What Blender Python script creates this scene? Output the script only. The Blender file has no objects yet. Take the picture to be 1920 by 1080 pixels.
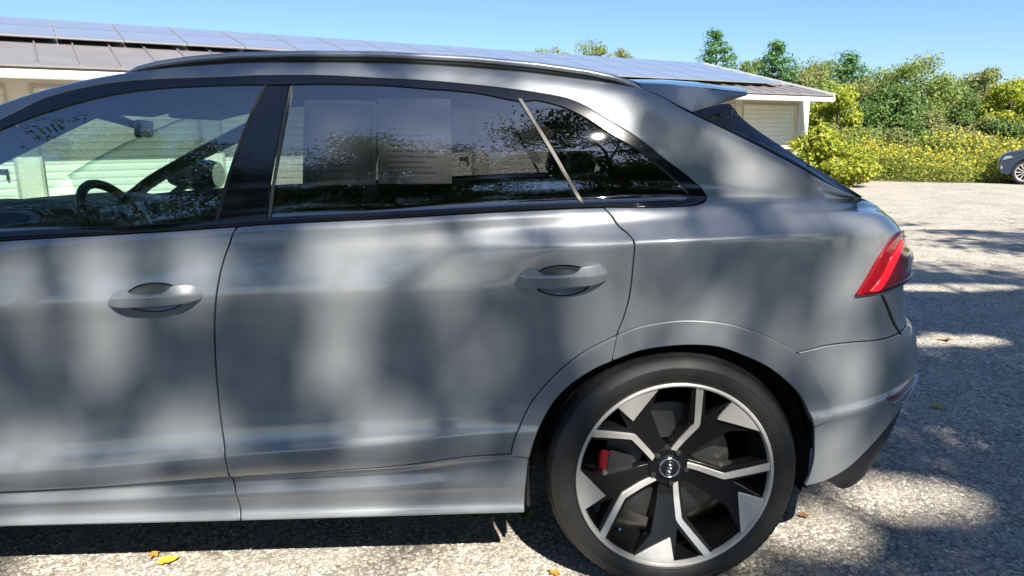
import bpy, bmesh, math, random
import numpy as np
from mathutils import Vector, Matrix, Euler
from mathutils.geometry import delaunay_2d_cdt

# ================================================================ camera, sky, sun, exposure
sc = bpy.context.scene
COL = sc.collection
CAM = (-0.57216, -2.01945, 1.43808)
cam_d = bpy.data.cameras.new('camera'); cam = bpy.data.objects.new('camera', cam_d); COL.objects.link(cam)
cam_d.sensor_width = 36.0; cam_d.lens = 1340/1920*36.0; cam_d.clip_start = .05; cam_d.clip_end = 3000
_yaw, _pitch, _roll = 0.0352735, 0.2119824, -0.0067046
_f = Vector((math.sin(_yaw)*math.cos(_pitch), math.cos(_yaw)*math.cos(_pitch), -math.sin(_pitch)))
_r = Vector((math.cos(_yaw), -math.sin(_yaw), 0)); _u = _r.cross(_f)
_r2 = _r*math.cos(_roll) + _u*math.sin(_roll); _u2 = -_r*math.sin(_roll) + _u*math.cos(_roll)
_m = Matrix((_r2, _u2, -_f)).transposed().to_4x4(); _m.translation = Vector(CAM)
cam.matrix_world = _m
sc.camera = cam
SUN = Vector((.194, -.681, .706)).normalized()
SUN_EL = math.asin(SUN.z); SUN_AZ = math.atan2(SUN.x, SUN.y)          # azimuth clockwise from +Y
world = bpy.data.worlds.new('World'); sc.world = world; world.use_nodes = True
_nt = world.node_tree; _bg = _nt.nodes['Background']
_sky = _nt.nodes.new('ShaderNodeTexSky'); _sky.sky_type = 'NISHITA'; _sky.sun_disc = False
_sky.sun_elevation = SUN_EL; _sky.sun_rotation = SUN_AZ; _sky.altitude = 100; _sky.air_density = 1.0; _sky.dust_density = .45; _sky.ozone_density = 8.0
_nt.links.new(_sky.outputs[0], _bg.inputs[0]); _bg.inputs[1].default_value = .072
sun_d = bpy.data.lights.new('sun', 'SUN'); sun_d.energy = 5.0; sun_d.angle = math.radians(.53); sun_d.color = (1.0, .95, .86)
sun = bpy.data.objects.new('sun', sun_d); COL.objects.link(sun)
sun.rotation_euler = SUN.to_track_quat('Z', 'Y').to_euler()
sc.view_settings.view_transform = 'Standard'; sc.view_settings.look = 'None'; sc.view_settings.gamma = 1.0
sc.view_settings.exposure = 1.2
sc.view_settings.use_curve_mapping = False
sc.render.engine = 'CYCLES'
sc.cycles.use_denoising = True
sc.cycles.max_bounces = 8; sc.cycles.transparent_max_bounces = 16
sc.cycles.sample_clamp_indirect = 6.0; sc.cycles.caustics_reflective = False; sc.cycles.caustics_refractive = False
rng = np.random.default_rng(7); random.seed(7)

# ================================================================ materials
def new_mat(name):
    m = bpy.data.materials.new(name); m.use_nodes = True
    nt = m.node_tree; b = nt.nodes['Principled BSDF']
    return m, nt, b
def N(nt, t, **kw):
    n = nt.nodes.new(t)
    for k, v in kw.items():
        if k in n.inputs: n.inputs[k].default_value = v
        else: setattr(n, k, v)
    return n
def L(nt, a, b): nt.links.new(a, b)
def ramp(nt, stops, fac=None):
    r = nt.nodes.new('ShaderNodeValToRGB'); e = r.color_ramp.elements
    while len(e) > 1: e.remove(e[-1])
    e[0].position = stops[0][0]; e[0].color = (*stops[0][1], 1)
    for p, c in stops[1:]:
        k = e.new(p); k.color = (*c, 1)
    if fac is not None: L(nt, fac, r.inputs[0])
    return r
def simple(name, col, rough=.5, metal=0., coat=0., noise=None, bump=None, spec=.5, coat_r=.03):
    """plain surface with a little procedural unevenness: noise=(scale, amount), bump=(scale, strength, distance)"""
    m, nt, b = new_mat(name)
    b.inputs['Base Color'].default_value = (*col, 1); b.inputs['Roughness'].default_value = rough; b.inputs['Metallic'].default_value = metal
    b.inputs['Coat Weight'].default_value = coat; b.inputs['Coat Roughness'].default_value = coat_r; b.inputs['Specular IOR Level'].default_value = spec
    tc = N(nt, 'ShaderNodeTexCoord')
    if noise:
        nz = N(nt, 'ShaderNodeTexNoise', Scale=noise[0], Detail=5.0); L(nt, tc.outputs['Object'], nz.inputs['Vector'])
        lo = tuple(c*(1-noise[1]) for c in col); hi = tuple(min(1, c*(1+noise[1])) for c in col)
        r = ramp(nt, [(.25, lo), (.75, hi)], nz.outputs['Fac']); L(nt, r.outputs[0], b.inputs['Base Color'])
    if bump:
        nb = N(nt, 'ShaderNodeTexNoise', Scale=bump[0], Detail=3.0); L(nt, tc.outputs['Object'], nb.inputs['Vector'])
        bp = N(nt, 'ShaderNodeBump', Strength=bump[1], Distance=bump[2]); L(nt, nb.outputs['Fac'], bp.inputs['Height']); L(nt, bp.outputs[0], b.inputs['Normal'])
    return m
MAT = {}
def paint(name, col, metal=.55, rough=.38):
    m, nt, b = new_mat(name)
    tc = N(nt, 'ShaderNodeTexCoord')
    nz = N(nt, 'ShaderNodeTexNoise', Scale=2.5, Detail=4.0); L(nt, tc.outputs['Object'], nz.inputs['Vector'])
    r = ramp(nt, [(.3, tuple(c*.96 for c in col)), (.7, tuple(c*1.04 for c in col))], nz.outputs['Fac']); L(nt, r.outputs[0], b.inputs['Base Color'])
    b.inputs['Metallic'].default_value = metal; b.inputs['Roughness'].default_value = rough
    b.inputs['Coat Weight'].default_value = 1.0; b.inputs['Coat IOR'].default_value = 1.75
    # dust film: slightly rougher lacquer in places
    nd = N(nt, 'ShaderNodeTexNoise', Scale=7.0, Detail=6.0); L(nt, tc.outputs['Object'], nd.inputs['Vector'])
    mr = N(nt, 'ShaderNodeMapRange'); mr.inputs['To Min'].default_value = .008; mr.inputs['To Max'].default_value = .035
    L(nt, nd.outputs['Fac'], mr.inputs['Value']); L(nt, mr.outputs[0], b.inputs['Coat Roughness'])
    # faint orange peel
    no = N(nt, 'ShaderNodeTexNoise', Scale=260.0, Detail=1.0); L(nt, tc.outputs['Object'], no.inputs['Vector'])
    bp = N(nt, 'ShaderNodeBump', Strength=.05, Distance=.0006); L(nt, no.outputs['Fac'], bp.inputs['Height']); L(nt, bp.outputs[0], b.inputs['Coat Normal'])
    return m
MAT['paint'] = paint('grey metallic paint', (.236, .246, .258), .32, .42)
MAT['black_satin'] = simple('satin black blade', (.008, .008, .009), .30)
MAT['black_gloss'] = simple('gloss black trim', (.008, .008, .009), .08, coat=.5)
MAT['rubber'] = simple('black rubber', (.012, .012, .012), .65, noise=(30, .25))
MAT['dark'] = simple('dark cavity', (.010, .010, .010), .9)
MAT['plastic'] = simple('black moulded plastic', (.016, .016, .017), .45, bump=(600, .15, .0004))
MAT['satin'] = simple('satin anodised strip', (.10, .093, .088), .45, metal=.4)
MAT['rail'] = simple('roof rail satin', (.50, .52, .54), .32, metal=.55, coat=.5)
MAT['machined'] = simple('machined alloy', (.52, .50, .47), .36, metal=.5, noise=(60, .06))
MAT['wheel_black'] = simple('gloss black alloy', (.006, .006, .0065), .24, spec=.35)
MAT['disc'] = simple('brake disc steel', (.13, .125, .12), .38, metal=.9, noise=(20, .2))
MAT['red_caliper'] = simple('red caliper', (.11, .005, .006), .3, coat=.6)
MAT['chrome'] = simple('chrome', (.75, .75, .76), .12, metal=1.0)
MAT['interior'] = simple('dark interior plastic', (.030, .036, .042), .6, noise=(14, .2))
MAT['leather'] = simple('black leather', (.016, .016, .017), .45, bump=(220, .25, .001))
MAT['headliner'] = simple('headliner cloth', (.045, .045, .048), .9)
MAT['screen'] = simple('glossy screen', (.03, .05, .07), .06, coat=1.0)
MAT['paper'] = simple('printed paper', (.92, .89, .83), .8, noise=(9, .05))
MAT['print'] = simple('grey print', (.58, .56, .53), .8)
MAT['trim_silver'] = simple('silver trim', (.5, .5, .5), .3, metal=.9)
def tyre_mat():
    m, nt, b = new_mat('tyre rubber')
    tc = N(nt, 'ShaderNodeTexCoord'); nz = N(nt, 'ShaderNodeTexNoise', Scale=12.0, Detail=6.0); L(nt, tc.outputs['Object'], nz.inputs['Vector'])
    r = ramp(nt, [(.3, (.009, .009, .009)), (.75, (.021, .020, .018))], nz.outputs['Fac']); L(nt, r.outputs[0], b.inputs['Base Color'])
    b.inputs['Roughness'].default_value = .55
    return m
MAT['tyre'] = tyre_mat()
def glass(name, tint, rough=.0, boost=1.9):
    """one pane: Fresnel reflection over a tinted transparent body"""
    m, nt, b = new_mat(name); nt.nodes.remove(b); out = nt.nodes['Material Output']
    # the pane is one sheet: give the back face the inverse index so both sides reflect alike
    ge = N(nt, 'ShaderNodeNewGeometry'); io = N(nt, 'ShaderNodeMapRange'); io.inputs['To Min'].default_value = 1.5; io.inputs['To Max'].default_value = 1/1.5; L(nt, ge.outputs['Backfacing'], io.inputs['Value'])
    fr = N(nt, 'ShaderNodeFresnel', IOR=1.5); L(nt, io.outputs[0], fr.inputs['IOR']); mu = N(nt, 'ShaderNodeMath', operation='MULTIPLY', use_clamp=True); mu.inputs[1].default_value = boost
    L(nt, fr.outputs[0], mu.inputs[0])
    tr = N(nt, 'ShaderNodeBsdfTransparent'); tr.inputs[0].default_value = (*tint, 1)
    gl = N(nt, 'ShaderNodeBsdfGlossy'); gl.inputs['Roughness'].default_value = rough; gl.inputs['Color'].default_value = (1, 1, 1, 1)
    mx = N(nt, 'ShaderNodeMixShader'); L(nt, mu.outputs[0], mx.inputs[0]); L(nt, tr.outputs[0], mx.inputs[1]); L(nt, gl.outputs[0], mx.inputs[2]); L(nt, mx.outputs[0], out.inputs[0])
    return m
MAT['glass_clear'] = glass('clear green tinted glass', (.64, .82, .77), .010, 5.2)
MAT['glass_screen'] = glass('windscreen glass', (.74, .90, .82), .01, 1.0)
MAT['glass_dark'] = glass('dark privacy glass', (.27, .275, .285), .010, 5.2)
def lens_mat():
    m, nt, b = new_mat('red lamp lens')
    b.inputs['Base Color'].default_value = (.36, .005, .008, 1); b.inputs['Roughness'].default_value = .06; b.inputs['Coat Weight'].default_value = 1.0
    b.inputs['Transmission Weight'].default_value = .25
    return m
MAT['lens'] = lens_mat()
def lamp_red():
    m, nt, b = new_mat('lit red light bar')
    b.inputs['Base Color'].default_value = (.75, .01, .02, 1); b.inputs['Emission Color'].default_value = (1, .008, .02, 1); b.inputs['Emission Strength'].default_value = .55
    b.inputs['Roughness'].default_value = .2
    return m
MAT['lamp_red'] = lamp_red()
MAT['lens_dark'] = simple('smoked red lens', (.035, .002, .003), .08, coat=1.0)
MAT['reflector'] = simple('red reflector', (.22, .012, .012), .15, coat=1.0, bump=(500, .6, .001))

def leaf_mat(name, cols, trans=.35, rough=.55):
    m, nt, b = new_mat(name); out = nt.nodes['Material Output']
    g = N(nt, 'ShaderNodeNewGeometry'); n = len(cols)
    r = ramp(nt, [((i + .5)/n, c) for i, c in enumerate(cols)], g.outputs['Random Per Island'])
    L(nt, r.outputs[0], b.inputs['Base Color']); b.inputs['Roughness'].default_value = rough; b.inputs['Specular IOR Level'].default_value = .3
    t = N(nt, 'ShaderNodeBsdfTranslucent'); L(nt, r.outputs[0], t.inputs[0])
    mx = N(nt, 'ShaderNodeMixShader'); mx.inputs[0].default_value = trans
    L(nt, b.outputs[0], mx.inputs[1]); L(nt, t.outputs[0], mx.inputs[2]); L(nt, mx.outputs[0], out.inputs[0])
    return m
MAT['leaf_shade'] = leaf_mat('oak leaves', [(.030, .060, .012), (.042, .085, .016), (.055, .105, .020), (.075, .12, .025)])
MAT['leaf_dark'] = leaf_mat('dark green leaves', [(0.078, 0.150, 0.039), (0.111, 0.195, 0.052), (0.150, 0.240, 0.065), (0.208, 0.286, 0.078)], .4)
MAT['leaf_mid'] = leaf_mat('mid green leaves', [(0.159, 0.232, 0.055), (0.220, 0.305, 0.067), (0.281, 0.354, 0.085), (0.342, 0.378, 0.110)], .42)
MAT['leaf_olive'] = leaf_mat('olive leaves', [(0.183, 0.220, 0.073), (0.244, 0.281, 0.091), (0.305, 0.329, 0.110), (0.366, 0.354, 0.134)], .4)
MAT['leaf_bright'] = leaf_mat('yellow green vine leaves', [(.19, .26, .03), (.29, .36, .04), (.40, .43, .05), (.52, .49, .07)], .42)
MAT['needles'] = leaf_mat('pine needles', [(0.065, 0.162, 0.057), (0.099, 0.217, 0.070), (0.152, 0.283, 0.087)], .2)
MAT['weeds'] = leaf_mat('weed leaves', [(.17, .24, .04), (.25, .31, .055), (.33, .36, .07), (.38, .37, .09)], .4)
MAT['goldenrod'] = leaf_mat('goldenrod flowers', [(.50, .44, .05), (.58, .50, .06), (.44, .38, .05)], .25)
def bark():
    m, nt, b = new_mat('bark'); tc = N(nt, 'ShaderNodeTexCoord')
    w = N(nt, 'ShaderNodeTexNoise', Scale=9.0, Detail=8.0, Roughness=.7); L(nt, tc.outputs['Object'], w.inputs['Vector'])
    r = ramp(nt, [(.3, (.035, .028, .022)), (.7, (.13, .105, .08))], w.outputs['Fac']); L(nt, r.outputs[0], b.inputs['Base Color'])
    bp = N(nt, 'ShaderNodeBump', Strength=.7, Distance=.03); L(nt, w.outputs['Fac'], bp.inputs['Height']); L(nt, bp.outputs[0], b.inputs['Normal']); b.inputs['Roughness'].default_value = .9
    return m
MAT['bark'] = bark()
def asphalt():
    m, nt, b = new_mat('chip seal asphalt'); tc = N(nt, 'ShaderNodeTexCoord'); P = tc.outputs['Object']
    v = N(nt, 'ShaderNodeTexVoronoi', Scale=62.0); L(nt, P, v.inputs['Vector'])
    ve = N(nt, 'ShaderNodeTexVoronoi', Scale=62.0, feature='DISTANCE_TO_EDGE'); L(nt, P, ve.inputs['Vector'])
    sp = N(nt, 'ShaderNodeSeparateColor'); L(nt, v.outputs['Color'], sp.inputs[0])
    chips = ramp(nt, [(0, (.19, .175, .16)), (.15, (.29, .265, .235)), (.38, (.41, .375, .325)), (.60, (.48, .44, .385)), (.82, (.56, .515, .45)), (1, (.68, .635, .565))], sp.outputs[0])
    edge = ramp(nt, [(.02, (.50, .49, .47)), (.16, (1, 1, 1))], ve.outputs['Distance'])
    mul = N(nt, 'ShaderNodeMix', data_type='RGBA', blend_type='MULTIPLY'); mul.inputs[0].default_value = 1
    L(nt, chips.outputs[0], mul.inputs[6]); L(nt, edge.outputs[0], mul.inputs[7])
    nz = N(nt, 'ShaderNodeTexNoise', Scale=1.1, Detail=7.0, Roughness=.62); L(nt, P, nz.inputs['Vector'])
    tone = ramp(nt, [(.3, (.78, .78, .78)), (.7, (1.15, 1.12, 1.07))], nz.outputs['Fac'])
    mul2 = N(nt, 'ShaderNodeMix', data_type='RGBA', blend_type='MULTIPLY'); mul2.inputs[0].default_value = 1
    L(nt, mul.outputs[2], mul2.inputs[6]); L(nt, tone.outputs[0], mul2.inputs[7])
    # fine sand and dust worked between the chips
    nf = N(nt, 'ShaderNodeTexNoise', Scale=420.0, Detail=2.0); L(nt, P, nf.inputs['Vector'])
    sand = ramp(nt, [(.35, (.32, .285, .235)), (.65, (.58, .525, .44))], nf.outputs['Fac'])
    ns = N(nt, 'ShaderNodeTexNoise', Scale=3.3, Detail=6.0); L(nt, P, ns.inputs['Vector'])
    fs = N(nt, 'ShaderNodeMapRange'); fs.inputs['From Min'].default_value = .42; fs.inputs['From Max'].default_value = .75; fs.inputs['To Max'].default_value = .75; L(nt, ns.outputs['Fac'], fs.inputs['Value'])
    mx = N(nt, 'ShaderNodeMix', data_type='RGBA'); L(nt, fs.outputs[0], mx.inputs[0]); L(nt, mul2.outputs[2], mx.inputs[6]); L(nt, sand.outputs[0], mx.inputs[7])
    L(nt, mx.outputs[2], b.inputs['Base Color']); b.inputs['Roughness'].default_value = .85; b.inputs['Specular IOR Level'].default_value = .35
    hh = ramp(nt, [(0, (0, 0, 0)), (.25, (1, 1, 1))], ve.outputs['Distance'])
    bp = N(nt, 'ShaderNodeBump', Strength=.6, Distance=.004); L(nt, hh.outputs[0], bp.inputs['Height'])
    bp2 = N(nt, 'ShaderNodeBump', Strength=.4, Distance=.002); L(nt, nf.outputs['Fac'], bp2.inputs['Height']); L(nt, bp.outputs[0], bp2.inputs['Normal'])
    L(nt, bp2.outputs[0], b.inputs['Normal'])
    return m
MAT['asphalt'] = asphalt()
def stone_mat():
    m, nt, b = new_mat('aggregate chips'); g = N(nt, 'ShaderNodeNewGeometry')
    r = ramp(nt, [(0, (.15, .138, .125)), (.2, (.27, .245, .215)), (.45, (.39, .355, .305)), (.7, (.48, .44, .375)), (.9, (.58, .535, .465)), (1, (.72, .675, .60))], g.outputs['Random Per Island'])
    L(nt, r.outputs[0], b.inputs['Base Color']); b.inputs['Roughness'].default_value = .7
    return m
MAT['stone'] = stone_mat()
MAT['soil'] = simple('weedy soil', (.10, .10, .035), .95, noise=(.6, .45))

# ================================================================ helpers
def tag(o, label=None, cat=None, group=None, kind=None):
    if label: o['label'] = label
    if cat: o['category'] = cat
    if group: o['group'] = group
    if kind: o['kind'] = kind
    return o
def link(name, me, parent=None, mats=()):
    for m in mats: me.materials.append(m)
    o = bpy.data.objects.new(name, me); COL.objects.link(o)
    if parent is not None: o.parent = parent
    return o
def empty(name, loc=(0, 0, 0), rz=0., parent=None):
    o = bpy.data.objects.new(name, None); COL.objects.link(o); o.location = loc; o.rotation_euler = (0, 0, rz)
    o.empty_display_size = .2
    if parent is not None: o.parent = parent
    return o
def mesh_np(name, v, f, smooth=False):
    """numpy mesh: v (n,3), f (m,k) faces all of k corners"""
    me = bpy.data.meshes.new(name); v = np.asarray(v, np.float32); f = np.asarray(f, np.int32); k = f.shape[1]
    me.vertices.add(len(v)); me.vertices.foreach_set('co', v.ravel())
    me.loops.add(f.size); me.loops.foreach_set('vertex_index', f.ravel())
    me.polygons.add(len(f)); me.polygons.foreach_set('loop_start', np.arange(0, f.size, k, dtype=np.int32)); me.polygons.foreach_set('loop_total', np.full(len(f), k, np.int32))
    if smooth: me.polygons.foreach_set('use_smooth', np.ones(len(f), bool))
    me.update(calc_edges=True); me.validate()
    return me
class MB:
    """collects polygons of one part"""
    def __init__(s): s.v = []; s.f = []; s.m = []
    def add(s, vs, fs, mi=0):
        n = len(s.v); s.v += [tuple(p) for p in vs]
        for f in fs: s.f.append(tuple(i + n for i in f)); s.m.append(mi)
    def box(s, a, b, mi=0):
        x0, y0, z0 = a; x1, y1, z1 = b
        s.add([(x0,y0,z0),(x1,y0,z0),(x1,y1,z0),(x0,y1,z0),(x0,y0,z1),(x1,y0,z1),(x1,y1,z1),(x0,y1,z1)],
              [(0,3,2,1),(4,5,6,7),(0,1,5,4),(1,2,6,5),(2,3,7,6),(3,0,4,7)], mi)
    def prism(s, pts, y0, y1, mi=0):
        """polygon in x,z swept along y"""
        n = len(pts); vs = [(x, y0, z) for x, z in pts] + [(x, y1, z) for x, z in pts]
        fs = [tuple(range(n)), tuple(range(2*n-1, n-1, -1))] + [(i, i+n, (i+1) % n + n, (i+1) % n) for i in range(n)]
        s.add(vs, fs, mi)
    def lathe(s, prof, seg=64, axis='y', mi=0, a0=0., a1=2*math.pi, c=(0, 0, 0)):
        """profile of (r, h) spun about an axis through c"""
        full = abs(a1 - a0 - 2*math.pi) < 1e-6; m = seg if full else seg + 1; n = len(prof); vs = []
        for i in range(m):
            a = a0 + (a1 - a0)*i/seg; ca, sa = math.cos(a), math.sin(a)
            for r, h in prof:
                if axis == 'y': vs.append((c[0] + r*sa, c[1] + h, c[2] + r*ca))
                elif axis == 'z': vs.append((c[0] + r*ca, c[1] + r*sa, c[2] + h))
                else: vs.append((c[0] + h, c[1] + r*ca, c[2] + r*sa))
        fs = []
        for i in range(seg):
            j = (i + 1) % m
            for k in range(n - 1): fs.append((i*n + k, i*n + k + 1, j*n + k + 1, j*n + k))
        s.add(vs, fs, mi)
    def tube(s, path, rad, seg=8, mi=0, cap=True, squash=None):
        """tube along path points with radii; squash=(a,b) makes the section a*side by b*up"""
        P = [Vector(p) for p in path]; n = len(P); rad = rad if hasattr(rad, '__len__') else [rad]*n; vs = []
        up = Vector((0, 0, 1))
        for i in range(n):
            t = (P[min(i+1, n-1)] - P[max(i-1, 0)]).normalized()
            ref = up if abs(t.z) < .95 else Vector((1, 0, 0))
            sd = t.cross(ref).normalized(); u2 = sd.cross(t).normalized()
            qa, qb = squash or (1, 1)
            for k in range(seg):
                a = 2*math.pi*k/seg; vs.append(P[i] + sd*(math.cos(a)*rad[i]*qa) + u2*(math.sin(a)*rad[i]*qb))
        fs = [(i*seg + k, i*seg + (k+1) % seg, (i+1)*seg + (k+1) % seg, (i+1)*seg + k) for i in range(n-1) for k in range(seg)]
        if cap: fs += [tuple(range(seg-1, -1, -1)), tuple((n-1)*seg + k for k in range(seg))]
        s.add(vs, fs, mi)
    def build(s, name, mats, parent=None, smooth=False, bevel=0., loc=None, angle=None):
        me = bpy.data.meshes.new(name); me.from_pydata(s.v, [], s.f); me.update()
        mats = mats if isinstance(mats, (list, tuple)) else [mats]
        o = link(name, me, parent, mats)
        me.polygons.foreach_set('material_index', np.array(s.m, np.int32))
        bm = bmesh.new(); bm.from_mesh(me); bmesh.ops.recalc_face_normals(bm, faces=bm.faces); bm.to_mesh(me); bm.free()
        if smooth: me.polygons.foreach_set('use_smooth', np.ones(len(me.polygons), bool))
        if angle is not None: me.set_sharp_from_angle(angle=math.radians(angle))
        if bevel > 0:
            b = o.modifiers.new('bevel', 'BEVEL'); b.width = bevel; b.segments = 2; b.limit_method = 'ANGLE'; b.angle_limit = math.radians(40)
        if loc is not None: o.location = loc
        return o
def copy_tree(o, parent=None):
    c = o.copy(); COL.objects.link(c); c.parent = parent
    for ch in list(o.children): copy_tree(ch, c)
    return c

# ---- polygons on a surface -------------------------------------------------
def dense(pts, step, closed=True, corner=38.):
    """smooth curve through points (corners kept where it turns sharply)"""
    p = np.asarray(pts, float); n = len(p); out = []
    def nb(i): return p[i % n] if closed else p[min(max(i, 0), n-1)]
    sharp = []
    for i in range(n):
        a = p[i] - nb(i-1); b = nb(i+1) - p[i]; la, lb = np.linalg.norm(a), np.linalg.norm(b)
        c = 1. if la < 1e-9 or lb < 1e-9 else float(a @ b/(la*lb)); sharp.append(c < math.cos(math.radians(corner)))
    for i in range(n if closed else n-1):
        p0, p1, p2, p3 = nb(i-1), p[i], nb(i+1), nb(i+2); d = np.linalg.norm(p2 - p1)
        if d < 1e-9: continue
        s1, s2 = sharp[i], sharp[(i+1) % n]
        d0 = np.linalg.norm(p1 - p0); d2 = np.linalg.norm(p3 - p2)
        m1 = (p2 - p1) if (s1 or d0 < 1e-9) else (p2 - p0)/(d0 + d)*d
        m2 = (p2 - p1) if (s2 or d2 < 1e-9) else (p3 - p1)/(d2 + d)*d
        k = max(1, int(math.ceil(d/step)))
        for j in range(k):
            t = j/k; out.append((2*t**3 - 3*t*t + 1)*p1 + (t**3 - 2*t*t + t)*m1 + (3*t*t - 2*t**3)*p2 + (t**3 - t*t)*m2)
    if not closed: out.append(p[-1])
    return np.array(out)
def area2(p): return .5*float(np.sum(p[:, 0]*np.roll(p[:, 1], -1) - np.roll(p[:, 0], -1)*p[:, 1]))
def inset(p, d):
    """move a closed counter-clockwise polygon inward by d"""
    a = p - np.roll(p, 1, 0); b = np.roll(p, -1, 0) - p
    na = np.stack([-a[:, 1], a[:, 0]], -1); nb = np.stack([-b[:, 1], b[:, 0]], -1)
    na /= np.maximum(np.linalg.norm(na, axis=1, keepdims=True), 1e-9); nb /= np.maximum(np.linalg.norm(nb, axis=1, keepdims=True), 1e-9)
    m = na + nb; l2 = np.maximum((m*m).sum(1, keepdims=True), .5)
    return p + m*(2*d/l2)
def inside(q, poly):
    x, y = q[:, 0][:, None], q[:, 1][:, None]; a = poly; b = np.roll(poly, -1, 0)
    c = (a[None, :, 1] > y) != (b[None, :, 1] > y)
    with np.errstate(divide='ignore', invalid='ignore'):
        xi = (b[None, :, 0] - a[None, :, 0])*(y - a[None, :, 1])/(b[None, :, 1] - a[None, :, 1]) + a[None, :, 0]
    return (np.sum(c & (x < xi), axis=1) % 2) == 1
def panel(name, poly, mat, parent, pos, gap=.0, grid=(.02, .014), step=.012, rim=.012, roll=.0022, holes=(), corner=38., hole_rim=True):
    """a sheet cut out of a surface pos(a, b) -> (n,3) along a polygon, with rolled edges of depth rim"""
    def norm(a, b, h=.003):
        n = np.cross(pos(a + h, b) - pos(a - h, b), pos(a, b + h) - pos(a, b - h))
        return n/np.maximum(np.linalg.norm(n, axis=-1, keepdims=True), 1e-9)
    loops = []
    for k, pl in enumerate([poly] + list(holes)):
        d = dense(pl, step, corner=corner)
        if area2(d) < 0: d = d[::-1]
        e = gap + roll if (gap > 0 and rim > 0) else gap
        d = inset(d, e if k == 0 else -e)
        if k: d = d[::-1]
        loops.append(d)
    allb = np.concatenate(loops); lo, hi = allb.min(0), allb.max(0)
    ga = np.arange(lo[0] + grid[0]/2, hi[0], grid[0]); gb = np.arange(lo[1] + grid[1]/2, hi[1], grid[1])
    q = np.stack(np.meshgrid(ga, gb, indexing='ij'), -1).reshape(-1, 2)
    if len(q):
        k = inside(q, loops[0])
        for h in loops[1:]: k &= ~inside(q, h)
        q = q[k]
    if len(q):
        mind = np.full(len(q), 9.)
        for i in range(0, len(allb), 400):
            mind = np.minimum(mind, np.sqrt(((q[:, None, :] - allb[None, i:i+400])**2).sum(-1)).min(1))
        q = q[mind > .45*min(grid)]
    pts = np.concatenate([allb, q]) if len(q) else allb
    edges = []; n = 0
    for d in loops:
        m = len(d); edges += [(n + i, n + (i+1) % m) for i in range(m)]; n += m
    vs, _, fs, orig, _, _ = delaunay_2d_cdt([Vector(p) for p in pts.tolist()], edges, [], 0, 1e-7)
    V2 = np.array([(v.x, v.y) for v in vs]); T = np.array([f for f in fs if len(f) == 3])
    cen = V2[T].mean(1); k = inside(cen, loops[0])
    for h in loops[1:]: k &= ~inside(cen, h)
    T = T[k]
    a = V2[T]; ar = (a[:,1,0]-a[:,0,0])*(a[:,2,1]-a[:,0,1]) - (a[:,2,0]-a[:,0,0])*(a[:,1,1]-a[:,0,1])
    T = np.where((ar < 0)[:, None], T[:, ::-1], T); T = T[np.abs(ar) > 1e-12]
    P3 = pos(V2[:, 0], V2[:, 1]); N3 = norm(V2[:, 0], V2[:, 1])
    verts = [P3]; norms = [N3]; faces = T.tolist(); base = len(P3)
    inv = {}
    for i, o in enumerate(orig):
        for j in o: inv[j] = i
    n = 0
    for li, d in enumerate(loops):
        m = len(d); idx = np.array([inv[n + i] for i in range(m)]); n += m
        if rim <= 0 or (li and not hole_rim): continue
        p = P3[idx]; nn = N3[idx]; t = np.roll(p, -1, 0) - np.roll(p, 1, 0); t /= np.maximum(np.linalg.norm(t, axis=1, keepdims=True), 1e-9)
        o = np.cross(t, nn); o /= np.maximum(np.linalg.norm(o, axis=1, keepdims=True), 1e-9)
        rings = [(p + o*roll*.75 - nn*roll*.30, nn*.75 + o*.66), (p + o*roll - nn*roll, nn*.2 + o*.98), (p + o*roll - nn*rim, o)]
        prev = idx
        for rp, rn in rings:
            cur = np.arange(base, base + m); base += m; verts.append(rp); norms.append(rn/np.maximum(np.linalg.norm(rn, axis=1, keepdims=True), 1e-9))
            pn, cn = np.roll(prev, -1), np.roll(cur, -1)
            faces += np.stack([prev, cur, cn], -1).tolist() + np.stack([prev, cn, pn], -1).tolist(); prev = cur
    V = np.concatenate(verts); NN = np.concatenate(norms)
    me = mesh_np(name, V, np.array(faces), True)
    if len(me.vertices) == len(NN): me.normals_split_custom_set_from_vertices(NN.tolist())
    return link(name, me, parent, [mat] if not isinstance(mat, (list, tuple)) else mat)

def ball(n, r):
    """points filling a ball of radius 1, denser towards the skin"""
    d = r.normal(size=(n, 3)); d /= np.linalg.norm(d, axis=1, keepdims=True); return d*(r.uniform(0, 1, n)**.42)[:, None]*(1 + .18*r.normal(size=n).clip(-1, 1.5))[:, None]
# ---- foliage ---------------------------------------------------------------
def leaves_np(cen, size, r, aspect=.6, up=.35, out=None):
    """one diamond leaf per centre; size (n,), facing outward from its clump and up, with some scatter"""
    n = len(cen); d = r.normal(size=(n, 3)); d[:, 2] += up
    if out is not None: d = d*.55 + out + np.array([0, 0, up*.6])
    d /= np.maximum(np.linalg.norm(d, axis=1, keepdims=True), 1e-6)
    a = r.normal(size=(n, 3)); a -= (a*d).sum(1, keepdims=True)*d; a /= np.linalg.norm(a, axis=1, keepdims=True); b = np.cross(d, a)
    s = size[:, None]*.5
    q = np.stack([cen - a*s, cen + b*s*aspect - a*s*.1, cen + a*s, cen - b*s*aspect - a*s*.1], 1)
    return q.reshape(-1, 3), np.arange(4*n).reshape(-1, 4)
def foliage(name, cen, size, mat, parent, r, aspect=.6, up=.35, out=None):
    v, f = leaves_np(cen, size, r, aspect, up, out); return link(name, mesh_np(name, v, f), parent, [mat])
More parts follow.
